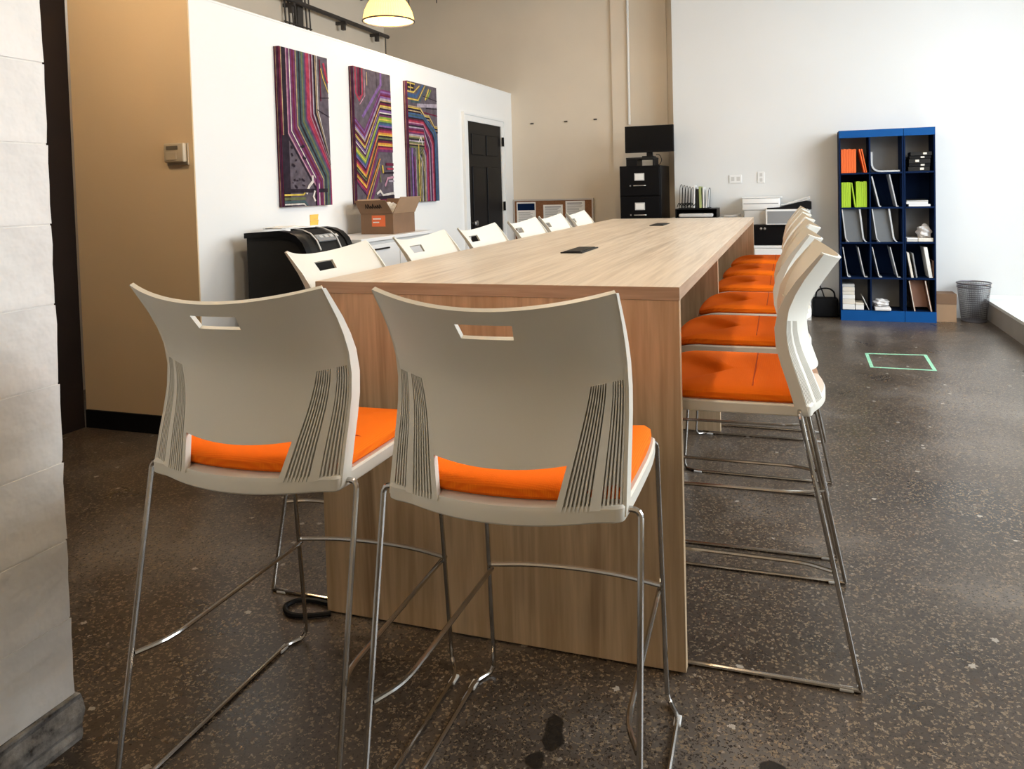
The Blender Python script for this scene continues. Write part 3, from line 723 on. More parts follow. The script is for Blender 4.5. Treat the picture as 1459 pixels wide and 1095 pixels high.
t = nb(); e = .005
box(t, BX0, BX1, BY0, BY1, BZ0, BZ0+e); box(t, BX0, BX1, BY0, BY0+e, BZ0+e, BZ1); box(t, BX0, BX1, BY1-e, BY1, BZ0+e, BZ1); box(t, BX0, BX0+e, BY0+e, BY1-e, BZ0+e, BZ1); box(t, BX1-e, BX1, BY0+e, BY1-e, BZ0+e, BZ1)
part('carton', t, 'cardboard', cb)
def flap(p0, p1, out, up):
    t = nb(); p0, p1 = Vector(p0), Vector(p1); d = Vector((*out, 0))*1; h = Vector((d.x, d.y, up)); nn = (p1-p0).cross(h).normalized()*.005
    ins = (p1-p0).normalized()*.006
    A = [p0, p1, p1+h-ins, p0+h+ins]
    vv = [t.verts.new(a) for a in A]+[t.verts.new(a+nn) for a in A]
    for q in ((0,1,2,3), (7,6,5,4), (0,4,5,1), (1,5,6,2), (2,6,7,3), (3,7,4,0)): t.faces.new([vv[i] for i in q])
    return t
fl = part('flap', flap((BX0, BY0, BZ1), (BX1, BY0, BZ1), (-.02, -.05), .095), 'cardboard', cb)
part('flap', flap((BX1, BY0, BZ1), (BX1, BY1, BZ1), (.06, .0), .115), 'cardboard2', cb)
part('flap', flap((BX0, BY1, BZ1), (BX1, BY1, BZ1), (.0, .05), .10), 'cardboard', cb)
part('flap', flap((BX0, BY0, BZ1), (BX0, BY1, BZ1), (-.03, .0), .10), 'cardboard2', cb)
t = nb(); box(t, BX0+.09, BX0+.20, BY0-.0008, BY0-.0002, BZ0+.055, BZ0+.135); pb = part('printed_label', t, 'orange_print', cb)
for z, w in ((.110, .065), (.085, .05)):
    t = nb(); box(t, BX0+.10, BX0+.10+w, BY0-.0014, BY0-.0009, BZ0+z-.004, BZ0+z+.004); part('print_line', t, 'paper', pb)
t = nb()
for k in range(7):
    x = BX0+.07+.019*k; a = rnd.uniform(.02, .035)
    f = .035
    for dx0, z0_, dx1, z1_ in ((0, 0, .010, a), (.010, a, .016, .004)):
        za, zb = BZ1+f+z0_, BZ1+f+z1_
        ya, yb2 = BY0-.05*(f+z0_)/.095-.0085, BY0-.05*(f+z1_)/.095-.0085
        tube(t, [(x+dx0-.012, ya, za), (x+dx1-.012, yb2, zb)], .0022, 5)
part('handwriting', t, 'matte_black', cb)
t = nb()
q = nb(); bmesh.ops.create_icosphere(q, subdivisions=3, radius=.085)
r2 = random.Random(2)
for v in q.verts: v.co *= r2.uniform(.82, 1.12)
for v in q.verts: v.co.z *= .75
merge(t, q, Matrix.Translation((-2.55, 2.86, BZ0+.165)))
single('packing_paper', t, 'paper', 'crumpled white packing paper inside the open cardboard box', 'paper')

# ------------------------------------------------------------------ back wall group: board, filing cabinet, monitor
bd = thing('cork_board', 'framed cork board leaning against the beige back wall', 'cork board', (-2.35, YB-.05, .56))
x0, x1, z0, z1 = -2.815, -1.868, .56, 1.20
t = nb(); box(t, x0, x1, YB-.030, YB-.012, z0, z1); part('cork', t, 'cork', bd)
for a in ((x0-.012, x1+.012, z0-.012, z0+.006), (x0-.012, x1+.012, z1-.006, z1+.012), (x0-.012, x0+.006, z0+.006, z1-.006), (x1-.006, x1+.012, z0+.006, z1-.006)):
    t = nb(); box(t, a[0], a[1], YB-.038, YB-.010, a[2], a[3]); part('frame', t, 'cork_frame', bd)
for x in (x0+.1, x1-.14):
    t = nb(); box(t, x, x+.04, YB-.05, YB-.0, 0, z0-.012); part('easel_leg', t, 'cork_frame', bd)
def poster(xa, xb, za, zb, label, head=None):
    p = thing('pinned_notice', label, 'notice', ((xa+xb)/2, YB-.031, za), group='notices pinned on the cork board')
    t = nb(); box(t, xa, xb, YB-.0335, YB-.0305, za, zb); part('sheet', t, 'paper', p)
    zz = zb-.02
    if head:
        t = nb(); box(t, xa+.012, xb-.012, YB-.0345, YB-.0336, zb-.095, zb-.015); part('picture', t, head, p); zz = zb-.115
    t = nb(); k = 0
    while zz > za+.03:
        h = .012 if k == 0 and not head else .005
        box(t, xa+.02, xb-.02-rnd.uniform(0, .05), YB-.0342, YB-.0336, zz-h, zz); zz -= h+.009; k += 1
    part('text_lines', t, 'ink', p)
poster(-2.785, -2.55, .72, 1.18, 'tall framed notice with dark picture header on the cork board', 'navy')
poster(-2.455, -2.22, .80, 1.145, 'plain white notice in the middle of the cork board')
poster(-2.185, -1.955, .86, 1.185, 'plain white notice pinned at the right of the cork board')

fx0, fx1, fy0, fy1, fh = -1.415, -.985, 5.598, 6.17, 1.545
fc = thing('filing_cabinet', 'tall black five-drawer filing cabinet by the beige back wall', 'filing cabinet', ((fx0+fx1)/2, (fy0+fy1)/2, 0))
t = nb(); rbox(t, fx0, fx1, fy0+.02, fy1, 0, fh, .004); part('body', t, 'cab_black', fc)
for k in range(5):
    zt = fh-.015-k*.304
    t = nb(); rbox(t, fx0+.012, fx1-.012, fy0, fy0+.0195, zt-.294, zt, .003); dr = part('drawer', t, 'cab_black', fc)
    zl = zt-.10
    t = nb(); box(t, -1.255, -1.152, fy0-.004, fy0-.0002, zl-.038, zl+.038); lh = part('label_holder', t, 'lgrey', dr)
    t = nb(); box(t, -1.246, -1.161, fy0-.0052, fy0-.0042, zl-.028, zl+.028); part('label_card', t, 'paper', dr)
    t = nb(); tube(t, [(-1.262, fy0, zt-.19), (-1.262, fy0-.022, zt-.19), (-1.140, fy0-.022, zt-.19), (-1.140, fy0, zt-.19)], .006, 8, fil=.01); part('handle', t, 'steel', dr, smooth=True)
    t = nb(); lathe(t, [(0, 0), (.008, 0), (.008, .008), (0, .009)], n=12); t.transform(Matrix.Translation((-1.30, fy0-.0002, zt-.19)) @ Matrix.Rotation(PI/2, 4, 'X')); part('latch', t, 'steel', dr)
rs = thing('monitor_riser', 'small dark metal riser shelf on top of the filing cabinet', 'riser', (-1.2, 5.78, fh))
t = nb(); rbox(t, -1.345, -1.055, 5.62, 5.92, 1.612, 1.632, .003); part('shelf', t, 'dark_grey', rs)
t = nb(); box(t, -1.345, -1.23, 5.63, 5.91, fh, 1.6115); part('drawer_box', t, 'black', rs)
t = nb(); box(t, -1.068, -1.056, 5.63, 5.91, fh, 1.6115); part('leg', t, 'black', rs)
mo = thing('monitor', 'black flat computer monitor on the riser above the filing cabinet', 'monitor', (-1.10, 5.76, 1.632))
t = nb(); rbox(t, -1.352, -.846, 5.62, 5.655, 1.68, 1.955, .005); part('housing', t, 'black', mo)
t = nb(); box(t, -1.340, -.858, 5.6185, 5.6198, 1.696, 1.943); part('screen', t, 'screen', mo)
t = nb(); box(t, -1.135, -1.075, 5.66, 5.70, 1.640, 1.80); part('neck', t, 'black', mo)
t = nb(); rbox(t, -1.18, -1.06, 5.64, 5.80, 1.6325, 1.645, .003); part('stand_base', t, 'black', mo)
t = nb(); tube(t, [(-1.05, 5.75, 1.66), (-1.01, 5.74, 1.655), (-.99, 5.74, 1.60), (-1.01, 5.74, 1.56), (-1.03, 5.74, 1.549)], .004, 6, fil=.02); part('cable', t, 'black', mo)

# ------------------------------------------------------------------ white wall group
for k, (xa, xb, za, zb, lb, horiz) in enumerate(((-.322, -.196, 1.34, 1.425, 'wide white outlet plate on white wall, left one', True), (-.040, .030, 1.335, 1.450, 'tall white switch plate on white wall, right one', False))):
    p = thing('wall_plate', lb, 'outlet', ((xa+xb)/2, YW, za), group='white wall plates')
    t = nb(); rbox(t, xa, xb, YW-.009, YW-.0005, za, zb, .003); part('plate', t, 'office_white', p)
    mx, mz = (xa+xb)/2, (za+zb)/2
    for s in (-1, 1):
        t = nb()
        if horiz: box(t, mx+s*.028-.017, mx+s*.028+.017, YW-.0105, YW-.0092, mz-.022, mz+.022)
        else: box(t, mx-.014, mx+.014, YW-.0105, YW-.0092, mz+s*.026-.018, mz+s*.026+.018)
        part('socket', t, 'lgrey', p)
# side cabinet (mostly behind the table) with paper tray and desk sorter
sc = thing('side_cabinet', 'light grey cabinet behind the far table end, holding the paper tray', 'cabinet', (-.53, 5.72, 0))
t = nb(); box(t, -.90, -.19, 5.56, 5.885, 0, .975); part('body', t, 'lgrey', sc)
t = nb(); rbox(t, -.91, -.18, 5.54, 5.89, .9755, .998, .003); part('cabinet_top', t, 'lgrey', sc)
for k in range(2):
    t = nb(); rbox(t, -.89+.355*k, -.55+.355*k, 5.545, 5.5595, .06, .96, .003); part('door', t, 'lgrey', sc)
pt = thing('paper_tray', 'black letter tray under the wire sorter beside the filing cabinet', 'tray', (-.62, 5.7, .998))
t = nb(); box(t, -.835, -.42, 5.56, 5.86, .9985, 1.008); box(t, -.835, -.826, 5.56, 5.86, 1.008, 1.085); box(t, -.429, -.42, 5.56, 5.86, 1.008, 1.085); box(t, -.826, -.429, 5.84, 5.86, 1.008, 1.085); box(t, -.835, -.42, 5.56, 5.86, 1.085, 1.093)
part('tray', t, 'black', pt)
t = nb(); rbox(t, -.80, -.46, 5.555, 5.80, 1.0085, 1.045, .012, 3); single('headset', t, 'lgrey', 'rounded pale grey device lying in the black letter tray', 'device', smooth=True)
ws = thing('wire_sorter', 'black wire file sorter with hoops on the letter tray', 'file sorter', (-.66, 5.7, 1.093))
t = nb(); box(t, -.81, -.50, 5.60, 5.80, 1.0935, 1.100); part('base', t, 'black', ws)
for k in range(6):
    x = -.80+.0285*k if k < 5 else -.515
    t = nb(); tube(t, [(x, 5.61, 1.10), (x+.01, 5.61, 1.32-.008*k), (x+.015, 5.70, 1.345-.008*k), (x+.01, 5.79, 1.32-.008*k), (x, 5.79, 1.10)], .003, 6, fil=.05); part('hoop', t, 'black', ws)
t = nb()
for k in range(5): tube(t, [(-.82+.02*k, 5.59, 1.11+.01*(k % 2)), (-.80+.03*k, 5.575, 1.16), (-.77+.03*k, 5.585, 1.12), (-.75+.03*k, 5.59, 1.15)], .004, 6, fil=.02)
single('cable_tangle', t, 'black', 'small tangle of black cable in front of the wire sorter', 'cable')
for k, (x, w, h, m_, lb, lean) in enumerate(((-.660, .014, .225, 'office_white', 'white folder at the left of the dark one in the sorter', .008), (-.632, .024, .19, 'dark_grey', 'dark folder between white and olive ones in the sorter', .0), (-.600, .024, .215, 'green_bottle', 'olive green folder in the wire sorter', -.004), (-.565, .014, .205, 'office_white', 'first white folder right of the olive one', .0), (-.540, .014, .19, 'office_white', 'outer white folder at the right end of the sorter', .02))):
    t = nb(); prism(t, [(x, 1.1005), (x+w, 1.1005), (x+w+lean, 1.1005+h), (x+lean, 1.1005+h)], 'y', 5.615, 5.785); single('folder', t, m_, lb, 'folder', group='folders in the wire sorter', bevel=.002)
t = nb(); tube(t, [(-.36, 5.70, 1.010), (-.28, 5.68, 1.010), (-.24, 5.72, 1.012), (-.20, 5.70, 1.03)], .011, 8, fil=.03); single('grey_cord', t, 'lgrey', 'coiled pale grey cord between tray and printer', 'cord', smooth=True)
# printer stand: white cabinet, black cabinet on it, printer on top
pw = thing('printer_cabinet', 'white low cabinet under the black drawer unit by the wall', 'cabinet', (.20, 5.70, 0))
t = nb(); box(t, -.07, .455, 5.55, 5.885, 0, .70); part('body', t, 'office_white', pw)
t = nb(); rbox(t, -.08, .465, 5.535, 5.89, .7005, .722, .003); part('cabinet_top', t, 'office_white', pw)
for k in range(2):
    t = nb(); rbox(t, -.062+.26*k, .192+.26*k, 5.536, 5.5495, .05, .69, .003); part('door', t, 'office_white', pw)
bk = thing('drawer_unit', 'black drawer unit with silver knobs beneath the printer', 'drawer unit', (.20, 5.70, .722))
t = nb(); rbox(t, -.068, .455, 5.575, 5.88, .7225, .925, .004); part('body', t, 'cab_black', bk)
t = nb(); rbox(t, -.055, .443, 5.565, 5.5745, .735, .915, .003); dw = part('drawer', t, 'cab_black', bk)
for x in (.0, .035):
    t = nb(); lathe(t, [(0, 0), (.012, 0), (.012, .014), (0, .016)], n=12); t.transform(Matrix.Translation((x, 5.5648, .888)) @ Matrix.Rotation(PI/2, 4, 'X')); part('knob', t, 'steel', dw)
pr = thing('printer', 'white office printer with dark front tray on the black drawer unit', 'printer', (.15, 5.70, .9255))
t = nb(); rbox(t, -.16, .46, 5.60, 5.88, .9255, 1.07, .008); part('body', t, 'lgrey', pr, smooth=True)
t = nb(); rbox(t, -.178, .18, 5.59, 5.88, 1.0705, 1.185, .008); sc_ = part('scanner', t, 'office_white', pr, smooth=True)
t = nb(); box(t, -.165, .165, 5.5885, 5.5898, 1.130, 1.137); part('lid_gap', t, 'grey', sc_)
t = nb(); rbox(t, -.18, .20, 5.585, 5.885, 1.1855, 1.198, .004); part('lid', t, 'office_white', sc_)
t = nb(); rbox(t, .045, .44, 5.52, 5.5995, .927, 1.075, .006); tf = part('front_tray', t, 'office_white', pr)
t = nb(); box(t, .062, .425, 5.5185, 5.5198, .938, 1.058); part('tray_window', t, 'grey', tf)
t = nb(); prism(t, [(.06, 1.0705), (.47, 1.0705), (.47, 1.145), (.42, 1.15), (.18, 1.095), (.06, 1.09)], 'y', 5.56, 5.84); part('feeder', t, 'black', pr)
for k in range(3):
    t = nb(); prism(t, [(.19+.06*k, 1.112+.018*k), (.46, 1.165+.012*k), (.46, 1.169+.012*k), (.19+.06*k, 1.116+.018*k)], 'y', 5.58+.02*k, 5.82)
    single('printed_sheet', t, 'paper', ['lowest', 'middle', 'top'][k]+' white sheet lying on the printer feeder', 'paper', group='sheets on the printer')

# ------------------------------------------------------------------ blue shelving and its contents
BF, BBK = 5.60, 5.885
ZS = [1.407, 1.079, .750, .413, .102]; ZT = [1.74, 1.395, 1.067, .738, .401]
def bookcase(xa, xb, cols, label):
    u = thing('bookcase', label, 'bookcase', ((xa+xb)/2, (BF+BBK)/2, 0), group='blue bookcases')
    for x in (xa, xb-.012):
        t = nb(); box(t, x, x+.012, BF+.004, BBK, 0, 1.81); part('side_panel', t, 'navy', u)
    t = nb(); box(t, xa, xb, BF, BF+.0038, 1.74, 1.81); part('top_fascia', t, 'blue', u)
    t = nb(); box(t, xa, xb, BF, BF+.0038, 0, .10); part('plinth', t, 'blue', u)
    t = nb(); box(t, xa+.0125, xb-.0125, BF+.004, BBK, 1.785, 1.808); part('top_panel', t, 'blue', u)
    for k, z in enumerate(ZS):
        t = nb(); box(t, xa+.0125, xb-.0125, BF+.004, BBK-.008, z-.012, z); part('shelf', t, 'navy', u)
        t = nb(); box(t, xa+.0125, xb-.0125, BF+.0005, BF+.0038, z-.014 if k < 4 else z-.003, z+.001); part('shelf_edge', t, 'navy', u)
    for x in cols:
        t = nb(); box(t, x-.006, x+.006, BF+.004, BBK-.008, .1025, 1.784); part('divider', t, 'navy', u)
    e = [xa+.0125]+list(cols)+[xb-.0125]
    for k in range(5):
        for a, c in zip(e, e[1:]):
            t = nb(); box(t, a+.0062 if a in cols else a, c-.0062 if c in cols else c, BBK-.0075, BBK, ZS[k]+.0005, (ZS[k-1]-.0125) if k else 1.7845); part('back_panel', t, 'navy' if k in (1, 3) else 'shelf_back', u)
bookcase(.725, 1.283, (.994,), 'two-column blue bookcase standing against the white wall')
bookcase(1.287, 1.551, (), 'narrow one-column blue bookcase next to the cardboard box')
c0, c1, c2 = (.740, .985), (1.003, 1.268), (1.302, 1.536)
G = .0012
def slab(x, w, z, h, lean, m_, name, label, cat, group, y0=5.625, y1=5.84):
    t = nb(); prism(t, [(x, z+G), (x+w, z+G), (x+w+lean, z+G+h), (x+lean, z+G+h)], 'y', y0, y1)
    return single(name, t, m_, label, cat, group, bevel=.0015)
x = c0[0]+.003
for k in range(6):
    w = rnd.uniform(.018, .023); slab(x, w, ZS[0], .228+rnd.uniform(-.004, .004), 0, 'orange_card', 'orange_binder', ORD[k]+' upright orange binder from the left, top shelf', 'binder', 'orange binders on the top shelf'); x += w+.001
for k, (xx, ln) in enumerate(((.945, -.045), (.962, -.042))):
    slab(xx, .012, ZS[0], .225, ln, 'orange_card', 'orange_binder', ('inner' if k == 0 else 'outer')+' orange binder leaning left on the top shelf', 'binder', 'orange binders on the top shelf')
x = c0[0]+.003
for k in range(5):
    w = rnd.uniform(.012, .017); slab(x, w, ZS[1], .24+rnd.uniform(-.004, .003), -.0, 'green_card', 'lime_folder', ORD[k]+' lime folder from the left, second shelf', 'folder', 'lime folders on the second shelf'); x += w+.001
slab(x+.034, .011, ZS[1], .236, -.032, 'green_card', 'lime_folder', 'leaning lime folder with a dark gap beside it', 'folder', 'lime folders on the second shelf')
x += .047
for k in range(6):
    w = rnd.uniform(.012, .016); slab(x, w, ZS[1], .243+rnd.uniform(-.004, .003), 0, 'green_card', 'lime_folder', ORD[5-k]+' lime folder counted from the right end, second shelf', 'folder', 'lime folders on the second shelf'); x += w+.001
# curved acrylic holders
def jsheet(xt, zt, xb_, zb, xe, th, m_, name, label, group, y0=5.62, y1=5.85, bend=.03, foot=True, cat='acrylic holder'):
    """thin moulded sheet leaning from (xt,zt) to the shelf at (xb_,zb) then turning flat to xe"""
    path = [Vector((xt, 0, zt)), Vector((xb_, 0, zb+th/2+G))]
    if foot: path.append(Vector((xe, 0, zb+th/2+G)))
    path = fillet(path, bend, 6)
    L, Rr = [], []
    for i, p in enumerate(path):
        d = (path[min(i+1, len(path)-1)]-path[max(i-1, 0)]).normalized(); n_ = Vector((-d.z, 0, d.x))*th/2
        L.append((p+n_)); Rr.append((p-n_))
    o = [(a.x, max(a.z, zb+G)) for a in L]+[(a.x, max(a.z, zb+G)) for a in Rr[::-1]]
    t = nb(); prism(t, o, 'y', y0, y1)
    return single(name, t, m_, label, cat, group, smooth=True)
jsheet(1.012, 1.60, 1.014, ZS[0], 1.255, .016, 'acrylic', 'acrylic_holder', 'large curved white acrylic sheet on the top middle shelf', None, bend=.10)
jsheet(1.012, 1.37, 1.075, ZS[1], 1.09, .012, 'acrylic', 'acrylic_holder', 'left leaning clear sheet, second shelf middle column', 'acrylic sheets in the shelving', bend=.02)
jsheet(1.165, 1.385, 1.225, ZS[1], 1.24, .010, 'acrylic', 'acrylic_holder', 'right leaning clear sheet, second shelf middle column', 'acrylic sheets in the shelving', bend=.02)
def face_sheet(xa, xb_, z, h, lean, label):
    t = nb()
    vs = [(xa, BF+.03, z+h), (xb_, BF+.05, z+h), (xb_+lean, BF+.03, z+G), (xa+lean, BF+.012, z+G)]
    n_ = Vector((0, .006, 0))
    A = [t.verts.new(v) for v in vs]+[t.verts.new(Vector(v)+n_) for v in vs]
    for q in ((0,1,2,3), (7,6,5,4), (0,4,5,1), (1,5,6,2), (2,6,7,3), (3,7,4,0)): t.faces.new([A[i] for i in q])
    o = thing('acrylic_pocket', label, 'acrylic holder', ((xa+xb_)/2+lean/2, BF+.03, z), group='grey acrylic pockets')
    part('face', t, 'acrylic_grey', o)
    for xx, w in ((xa, .010), (xb_, .014)):
        t = nb(); prism(t, fillet_pts([(xx, z+h), (xx+lean*.85, z+.03), (xx+lean+.02, z+G)], w), 'y', BF+.008, BF+.09); part('edge', t, 'acrylic', o)
def fillet_pts(p, w):
    p = fillet([Vector((a, 0, c)) for a, c in p], .04, 5)
    return [(a.x, a.z) for a in p]+[(a.x+w, a.z) for a in p[::-1]]
face_sheet(.742, .895, ZS[2], .315, .035, 'grey acrylic pocket on the third shelf, left column')
face_sheet(1.006, 1.150, ZS[2], .315, .045, 'grey acrylic pocket on the third shelf, middle column')
for k, (xt, xb_, lb) in enumerate(((.750, .792, 'leftmost thin clear sheet on the fourth shelf'), (.885, .940, 'second thin clear sheet on the fourth shelf'), (1.010, 1.068, 'third thin clear sheet on the fourth shelf'), (1.165, 1.228, 'fourth thin clear sheet on the fourth shelf'))):
    jsheet(xt, .70, xb_, ZS[3], xb_+.025, .008, 'acrylic', 'acrylic_holder', lb, 'acrylic sheets in the shelving', bend=.015)
for k, (xx, w, h, ln, m_, lb) in enumerate(((1.345, .020, .235, -.04, 'cream_book', 'short white folder leaning on fourth shelf, narrow bookcase'), (1.385, .012, .23, -.035, 'grey', 'grey folder leaning beside the short white folder'), (1.495, .030, .285, -.045, 'paper', 'tall white folder leaning on fourth shelf, narrow bookcase'), (1.5275, .007, .16, -.001, 'brown_frame', 'thin brown folder at the right end of the fourth shelf'))):
    slab(xx, w, ZS[3], h, ln, m_, 'leaning_folder', lb, 'folder', 'folders in the narrow bookcase')
# black cases stacked on the top right shelf
z = ZS[0]
for k in range(5):
    h = (.040, .030, .042, .026, .036)[k]; dx = (0, .004, .006, .012, .020)[k]
    v = thing('black_case', ORD[k]+' case from the bottom in the stack of black cases', 'case', (1.41, 5.70, z+G), group='stack of black cases')
    t = nb(); rbox(t, 1.325+dx, 1.505+dx, 5.615, 5.80, z+G, z+h, .002, 1); part('case', t, 'dark_grey' if k % 2 == 0 else 'black', v)
    t = nb(); lx = (1.425, 1.43, 1.385, 1.43, 1.45)[k]; box(t, lx, lx+.032, 5.6138, 5.6149, z+h*.3, z+h*.8); part('label', t, 'cream_book', v)
    z += h+G
# papers, towels, books
def pile(name, x0, x1, z, specs, cat, group, lab):
    for k, (h, dx, m_) in enumerate(specs):
        t = nb(); rbox(t, x0+dx, x1+dx, 5.62+.004*k, 5.82, z+G, z+h, .002, 1)
        single(name, t, m_, lab(k), cat, group); z += h+G
    return z
pile('paper_pad', 1.306, 1.490, ZS[1], ((.022, .02, 'paper'), (.018, 0, 'paper'), (.014, .002, 'lgrey'), (.010, -.002, 'dark_grey')), 'pad', 'pads on the second shelf', lambda k: ['lowest white pad', 'second white pad', 'grey pad', 'dark clipboard on top'][k]+' in the second-shelf pile, narrow bookcase')
pile('paper_pad', 1.306, 1.40, ZS[2], ((.022, 0, 'lgrey'), (.012, .002, 'paper')), 'pad', 'pads on the third shelf', lambda k: ['lower', 'upper'][k]+' pale pad left of the crumpled towel')
t = nb(); rbox(t, 1.405, 1.532, 5.62, 5.84, ZS[2]+G, ZS[2]+.035, .003); single('paper_pad', t, 'cream_book', 'pale pad under the crumpled towel on the third shelf', 'pad', 'pads on the third shelf')
def towel(cx, cy, z, rx, ry, h, seed, label):
    q = nb(); bmesh.ops.create_icosphere(q, subdivisions=4, radius=1)
    r3 = random.Random(seed); ph = [r3.uniform(0, 6) for _ in range(6)]
    for v in q.verts:
        c = v.co; f = 1+.16*math.sin(5*c.x+ph[0])*math.cos(4*c.y+ph[1])+.12*math.sin(9*c.z+3*c.x+ph[2])+.08*math.sin(14*c.y+ph[3])
        v.co = Vector((cx+c.x*rx*f, cy+c.y*ry*f, z+max(0, (c.z*f+.75)/1.85)*h+G))
    single('towel', q, 'cloth', label, 'towel', 'white towels in the shelving', smooth=True)
towel(1.465, 5.72, ZS[2]+.036, .058, .07, .12, 1, 'crumpled white towel on the third shelf, narrow bookcase')
t = nb(); rbox(t, 1.025, 1.165, 5.585, 5.80, ZS[4]+G, ZS[4]+.028, .006, 2); single('paper_pad', t, 'cloth', 'pale pad under the folded towel on the bottom shelf', 'pad')
towel(1.090, 5.71, ZS[4]+.030, .068, .070, .07, 4, 'folded white towel on the bottom shelf, middle column')
pile('white_book', .741, .850, ZS[4], ((.050, 0, 'paper'), (.048, -.0, 'cream_book'), (.038, .001, 'paper'), (.034, -.0, 'cream_book'), (.036, .001, 'cream_book'), (.030, .0, 'lgrey')), 'book', 'stack of pale books', lambda k: ORD[k]+' book from the bottom in the pale stack on the bottom shelf')
pile('booklet', .856, .93, ZS[4], ((.045, 0, 'paper'), (.018, .0, 'cream_book')), 'booklet', 'booklets right of the pale stack', lambda k: ['lower', 'upper'][k]+' small booklet just right of the pale book stack')
slab(.972, .007, ZS[4], .125, -.055, 'paper', 'booklet', 'thin white booklet leaning on the divider, bottom shelf', 'booklet', 'booklets right of the pale stack')
for k, (xx, ln, lb) in enumerate(((1.365, -.045, 'left brown board leaning on the bottom shelf, narrow bookcase'), (1.505, -.05, 'right brown board leaning on the bottom shelf, narrow bookcase'))):
    o = thing('leaning_board', lb, 'board', (xx, 5.7, ZS[4]), group='brown boards on the bottom shelf')
    t = nb(); prism(t, [(xx, ZS[4]+G), (xx+.012, ZS[4]+G), (xx+.012+ln, ZS[4]+.285), (xx+ln, ZS[4]+.285)], 'y', 5.612, 5.84); part('board', t, 'brown_frame', o)
    t = nb(); prism(t, [(xx, ZS[4]+G), (xx+.006, ZS[4]+G), (xx+.006+ln, ZS[4]+.286), (xx+ln, ZS[4]+.286)], 'y', 5.608, 5.6115); part('edge_strip', t, 'cream_book', o)
t = nb(); prism(t, [(1.375, ZS[4]+.03), (1.495, ZS[4]+.03), (1.452, ZS[4]+.28), (1.330, ZS[4]+.28)], 'y', 5.70, 5.708); single('backing_board', t, 'brown_frame', 'flat brown board standing between the two leaning boards', 'board')

# ------------------------------------------------------------------ floor things along the white wall
cx = thing('cardboard_carton', 'small brown cardboard carton between the blue bookcase and wire bin', 'box', (1.645, 5.76, 0))
t = nb(); box(t, 1.562, 1.728, 5.67, 5.87, 0, .255); part('carton', t, 'cardboard2', cx)
t = nb(); box(t, 1.560, 1.730, 5.668, 5.669, .165, .256); box(t, 1.560, 1.730, 5.669, 5.872, .2555, .260); part('lid', t, 'cardboard', cx)
wb = thing('wire_bin', 'grey wire mesh waste bin beside the low ledge', 'bin', (1.885, 5.74, 0))
bx, by = 1.885, 5.74
t = nb(); RR = lathe(t, [(.105+.0365*k/18, .012+.345*k/18) for k in range(19)], (bx, by, 0), 84)
bmesh.ops.wireframe(t, faces=t.faces[:], thickness=.0032, use_replace=True, use_boundary=True, use_even_offset=True)
part('mesh_wall', t, 'mesh_wire', wb)
t = nb(); tube(t, [(bx+.142*math.cos(a), by+.142*math.sin(a), .360) for a in [2*PI*k/40 for k in range(40)]], .006, 8, closed=True); part('rim', t, 'mesh_wire', wb, smooth=True)
t = nb(); tube(t, [(bx+.139*math.cos(a), by+.139*math.sin(a), .325) for a in [2*PI*k/40 for k in range(40)]], .004, 8, closed=True); part('rim', t, 'mesh_wire', wb, smooth=True)
t = nb(); rg = lathe(t, [(.0, .002), (.108, .002), (.108, .014), (.0, .014)], (bx, by, 0), 40); part('bin_base', t, 'mesh_wire', wb)
bg = thing('black_bag', 'black bag with a loop handle on the floor left of the bookcase', 'bag', (.59, 5.80, 0))
t = nb(); rbox(t, .475, .712, 5.72, 5.86, 0, .19, .025, 3); part('body', t, 'matte_black', bg, smooth=True)
t = nb(); tube(t, [(.50, 5.75, .18), (.51, 5.75, .26), (.56, 5.75, .285), (.63, 5.75, .285), (.675, 5.75, .25), (.68, 5.75, .18)], .008, 8, fil=.03); part('handle', t, 'matte_black', bg, smooth=True)
t = nb(); tube(t, [(.585, 5.74, .18), (.57, 5.74, .24), (.535, 5.73, .33)], .006, 8, fil=.02); part('strap_end', t, 'matte_black', bg, smooth=True)

tp = thing('floor_tape', 'green tape rectangle stuck on the concrete floor', 'tape', (1.03, 3.96, 0))
A = [(.812, 4.18), (1.250, 4.21), (1.236, 3.70), (.808, 3.715)]
w = .024
for i in range(4):
    p, q = Vector(A[i]), Vector(A[(i+1) % 4]); d = (q-p).normalized(); n_ = Vector((d.y, -d.x))*w
    t = nb(); zz = .0006+.0002*(i % 2)
    vs = [p, q, q+n_, p+n_]
    lo = [t.verts.new((a.x, a.y, .0002)) for a in vs]; hi = [t.verts.new((a.x, a.y, zz+.0004)) for a in vs]
    t.faces.new(lo[::-1]); t.faces.new(hi)
    for k in range(4): t.faces.new((lo[k], lo[(k+1) % 4], hi[(k+1) % 4], hi[k]))
    part('tape_strip', t, 'tape', tp)
t = nb(); tube(t, [(-1.155, .028, .0095), (-1.22, .034, .0095), (-1.275, .022, .0095), (-1.295, -.02, .0095), (-1.255, -.058, .0095), (-1.20, -.055, .0095), (-1.155, -.035, .0095), (-1.12, -.018, .0095)], .008, 8, fil=.03, seg=6)
single('power_cable', t, 'black', 'black cable looped on the floor at the left table end', 'cable', smooth=True)

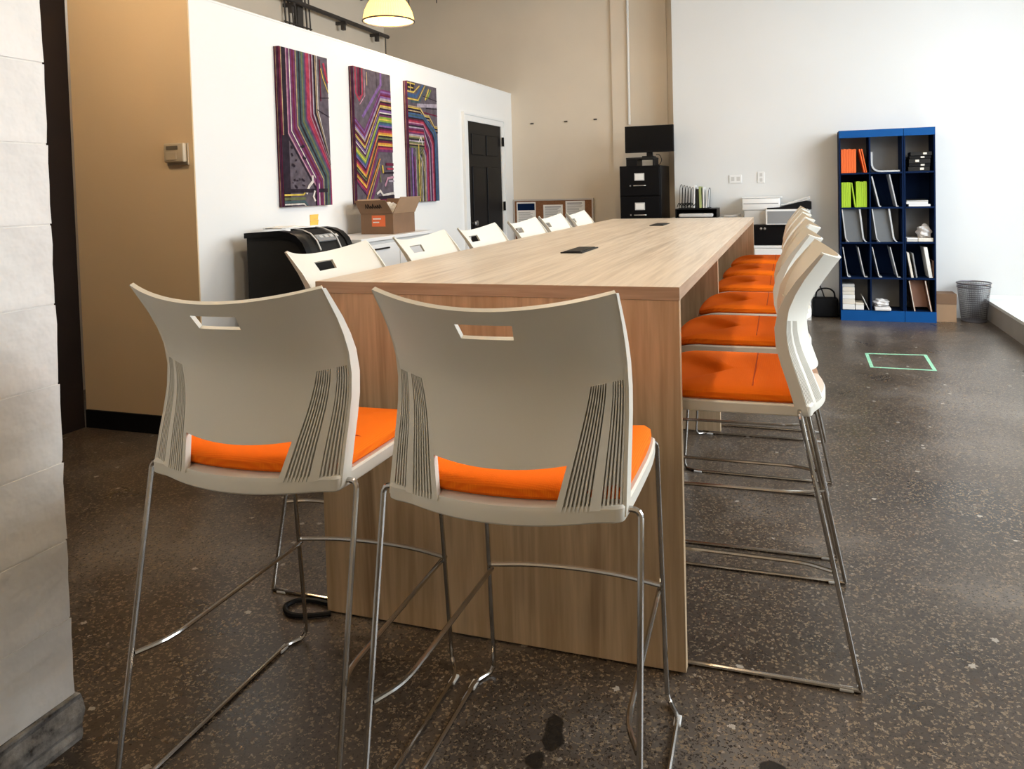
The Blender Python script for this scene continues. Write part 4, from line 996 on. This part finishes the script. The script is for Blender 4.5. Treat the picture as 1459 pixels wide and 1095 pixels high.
# ------------------------------------------------------------------ pendant lamps
def pendant(x, y, z, label, watt):
    p = thing('pendant_lamp', label, 'lamp', (x, y, z), group='warm pendant lamps')
    t = nb(); lathe(t, [(.200, .0), (.198, .03), (.186, .08), (.160, .135), (.125, .18), (.092, .21), (.07, .225)], (0, 0, 0), 40)
    bmesh.ops.solidify(t, geom=t.faces[:], thickness=.004)
    part('shade', t, 'shade', p, smooth=True, world=False)
    t = nb(); tube(t, [(.201*math.cos(2*PI*k/48), .201*math.sin(2*PI*k/48), .0) for k in range(48)], .007, 8, closed=True); part('rim_ring', t, 'pipe', p, smooth=True, world=False)
    t = nb(); lathe(t, [(0, .22), (.075, .22), (.075, .30), (.05, .36), (.02, .38), (0, .38)], (0, 0, 0), 24); part('housing', t, 'pipe', p, smooth=True, world=False)
    t = nb(); bmesh.ops.create_uvsphere(t, u_segments=16, v_segments=10, radius=.05); t.transform(Matrix.Translation((0, 0, .10))); part('bulb', t, 'bulb', p, smooth=True, world=False)
    t = nb(); tube(t, [(0, 0, .37), (0, 0, HC-z)], .006, 6); part('cord', t, 'wire', p, world=False)
    l = bpy.data.lights.new('pendant_light', 'POINT'); l.energy = watt; l.color = (1.0, .82, .60); l.shadow_soft_size = .08
    lo = bpy.data.objects.new('pendant_light', l); COL.objects.link(lo); lo.parent = p; lo.location = (0, 0, -.03)
pendant(-2.75, 3.31, 2.70, 'glowing bell-shaped pendant lamp above the partition', 14)
pendant(-2.95, .15, 2.95, 'glowing pendant lamp over the hallway by the tan wall', 46)
pendant(-.55, -.35, 3.25, 'glowing pendant lamp high over the near end of the table', 52)
pendant(-.55, 2.90, 3.25, 'glowing pendant lamp high over the far half of the table', 40)
pendant(-.55, -3.55, 3.25, 'added unseen pendant lamp behind the camera, brightening the stool backs', 20)  # extra lamp added out of view to lift the stool backs and column
pendant(1.55, 1.55, 3.25, 'added unseen pendant lamp over the window side, brightening the right-hand seats', 40)  # invented lamp, unseen, added to brighten the right-hand seats and floor
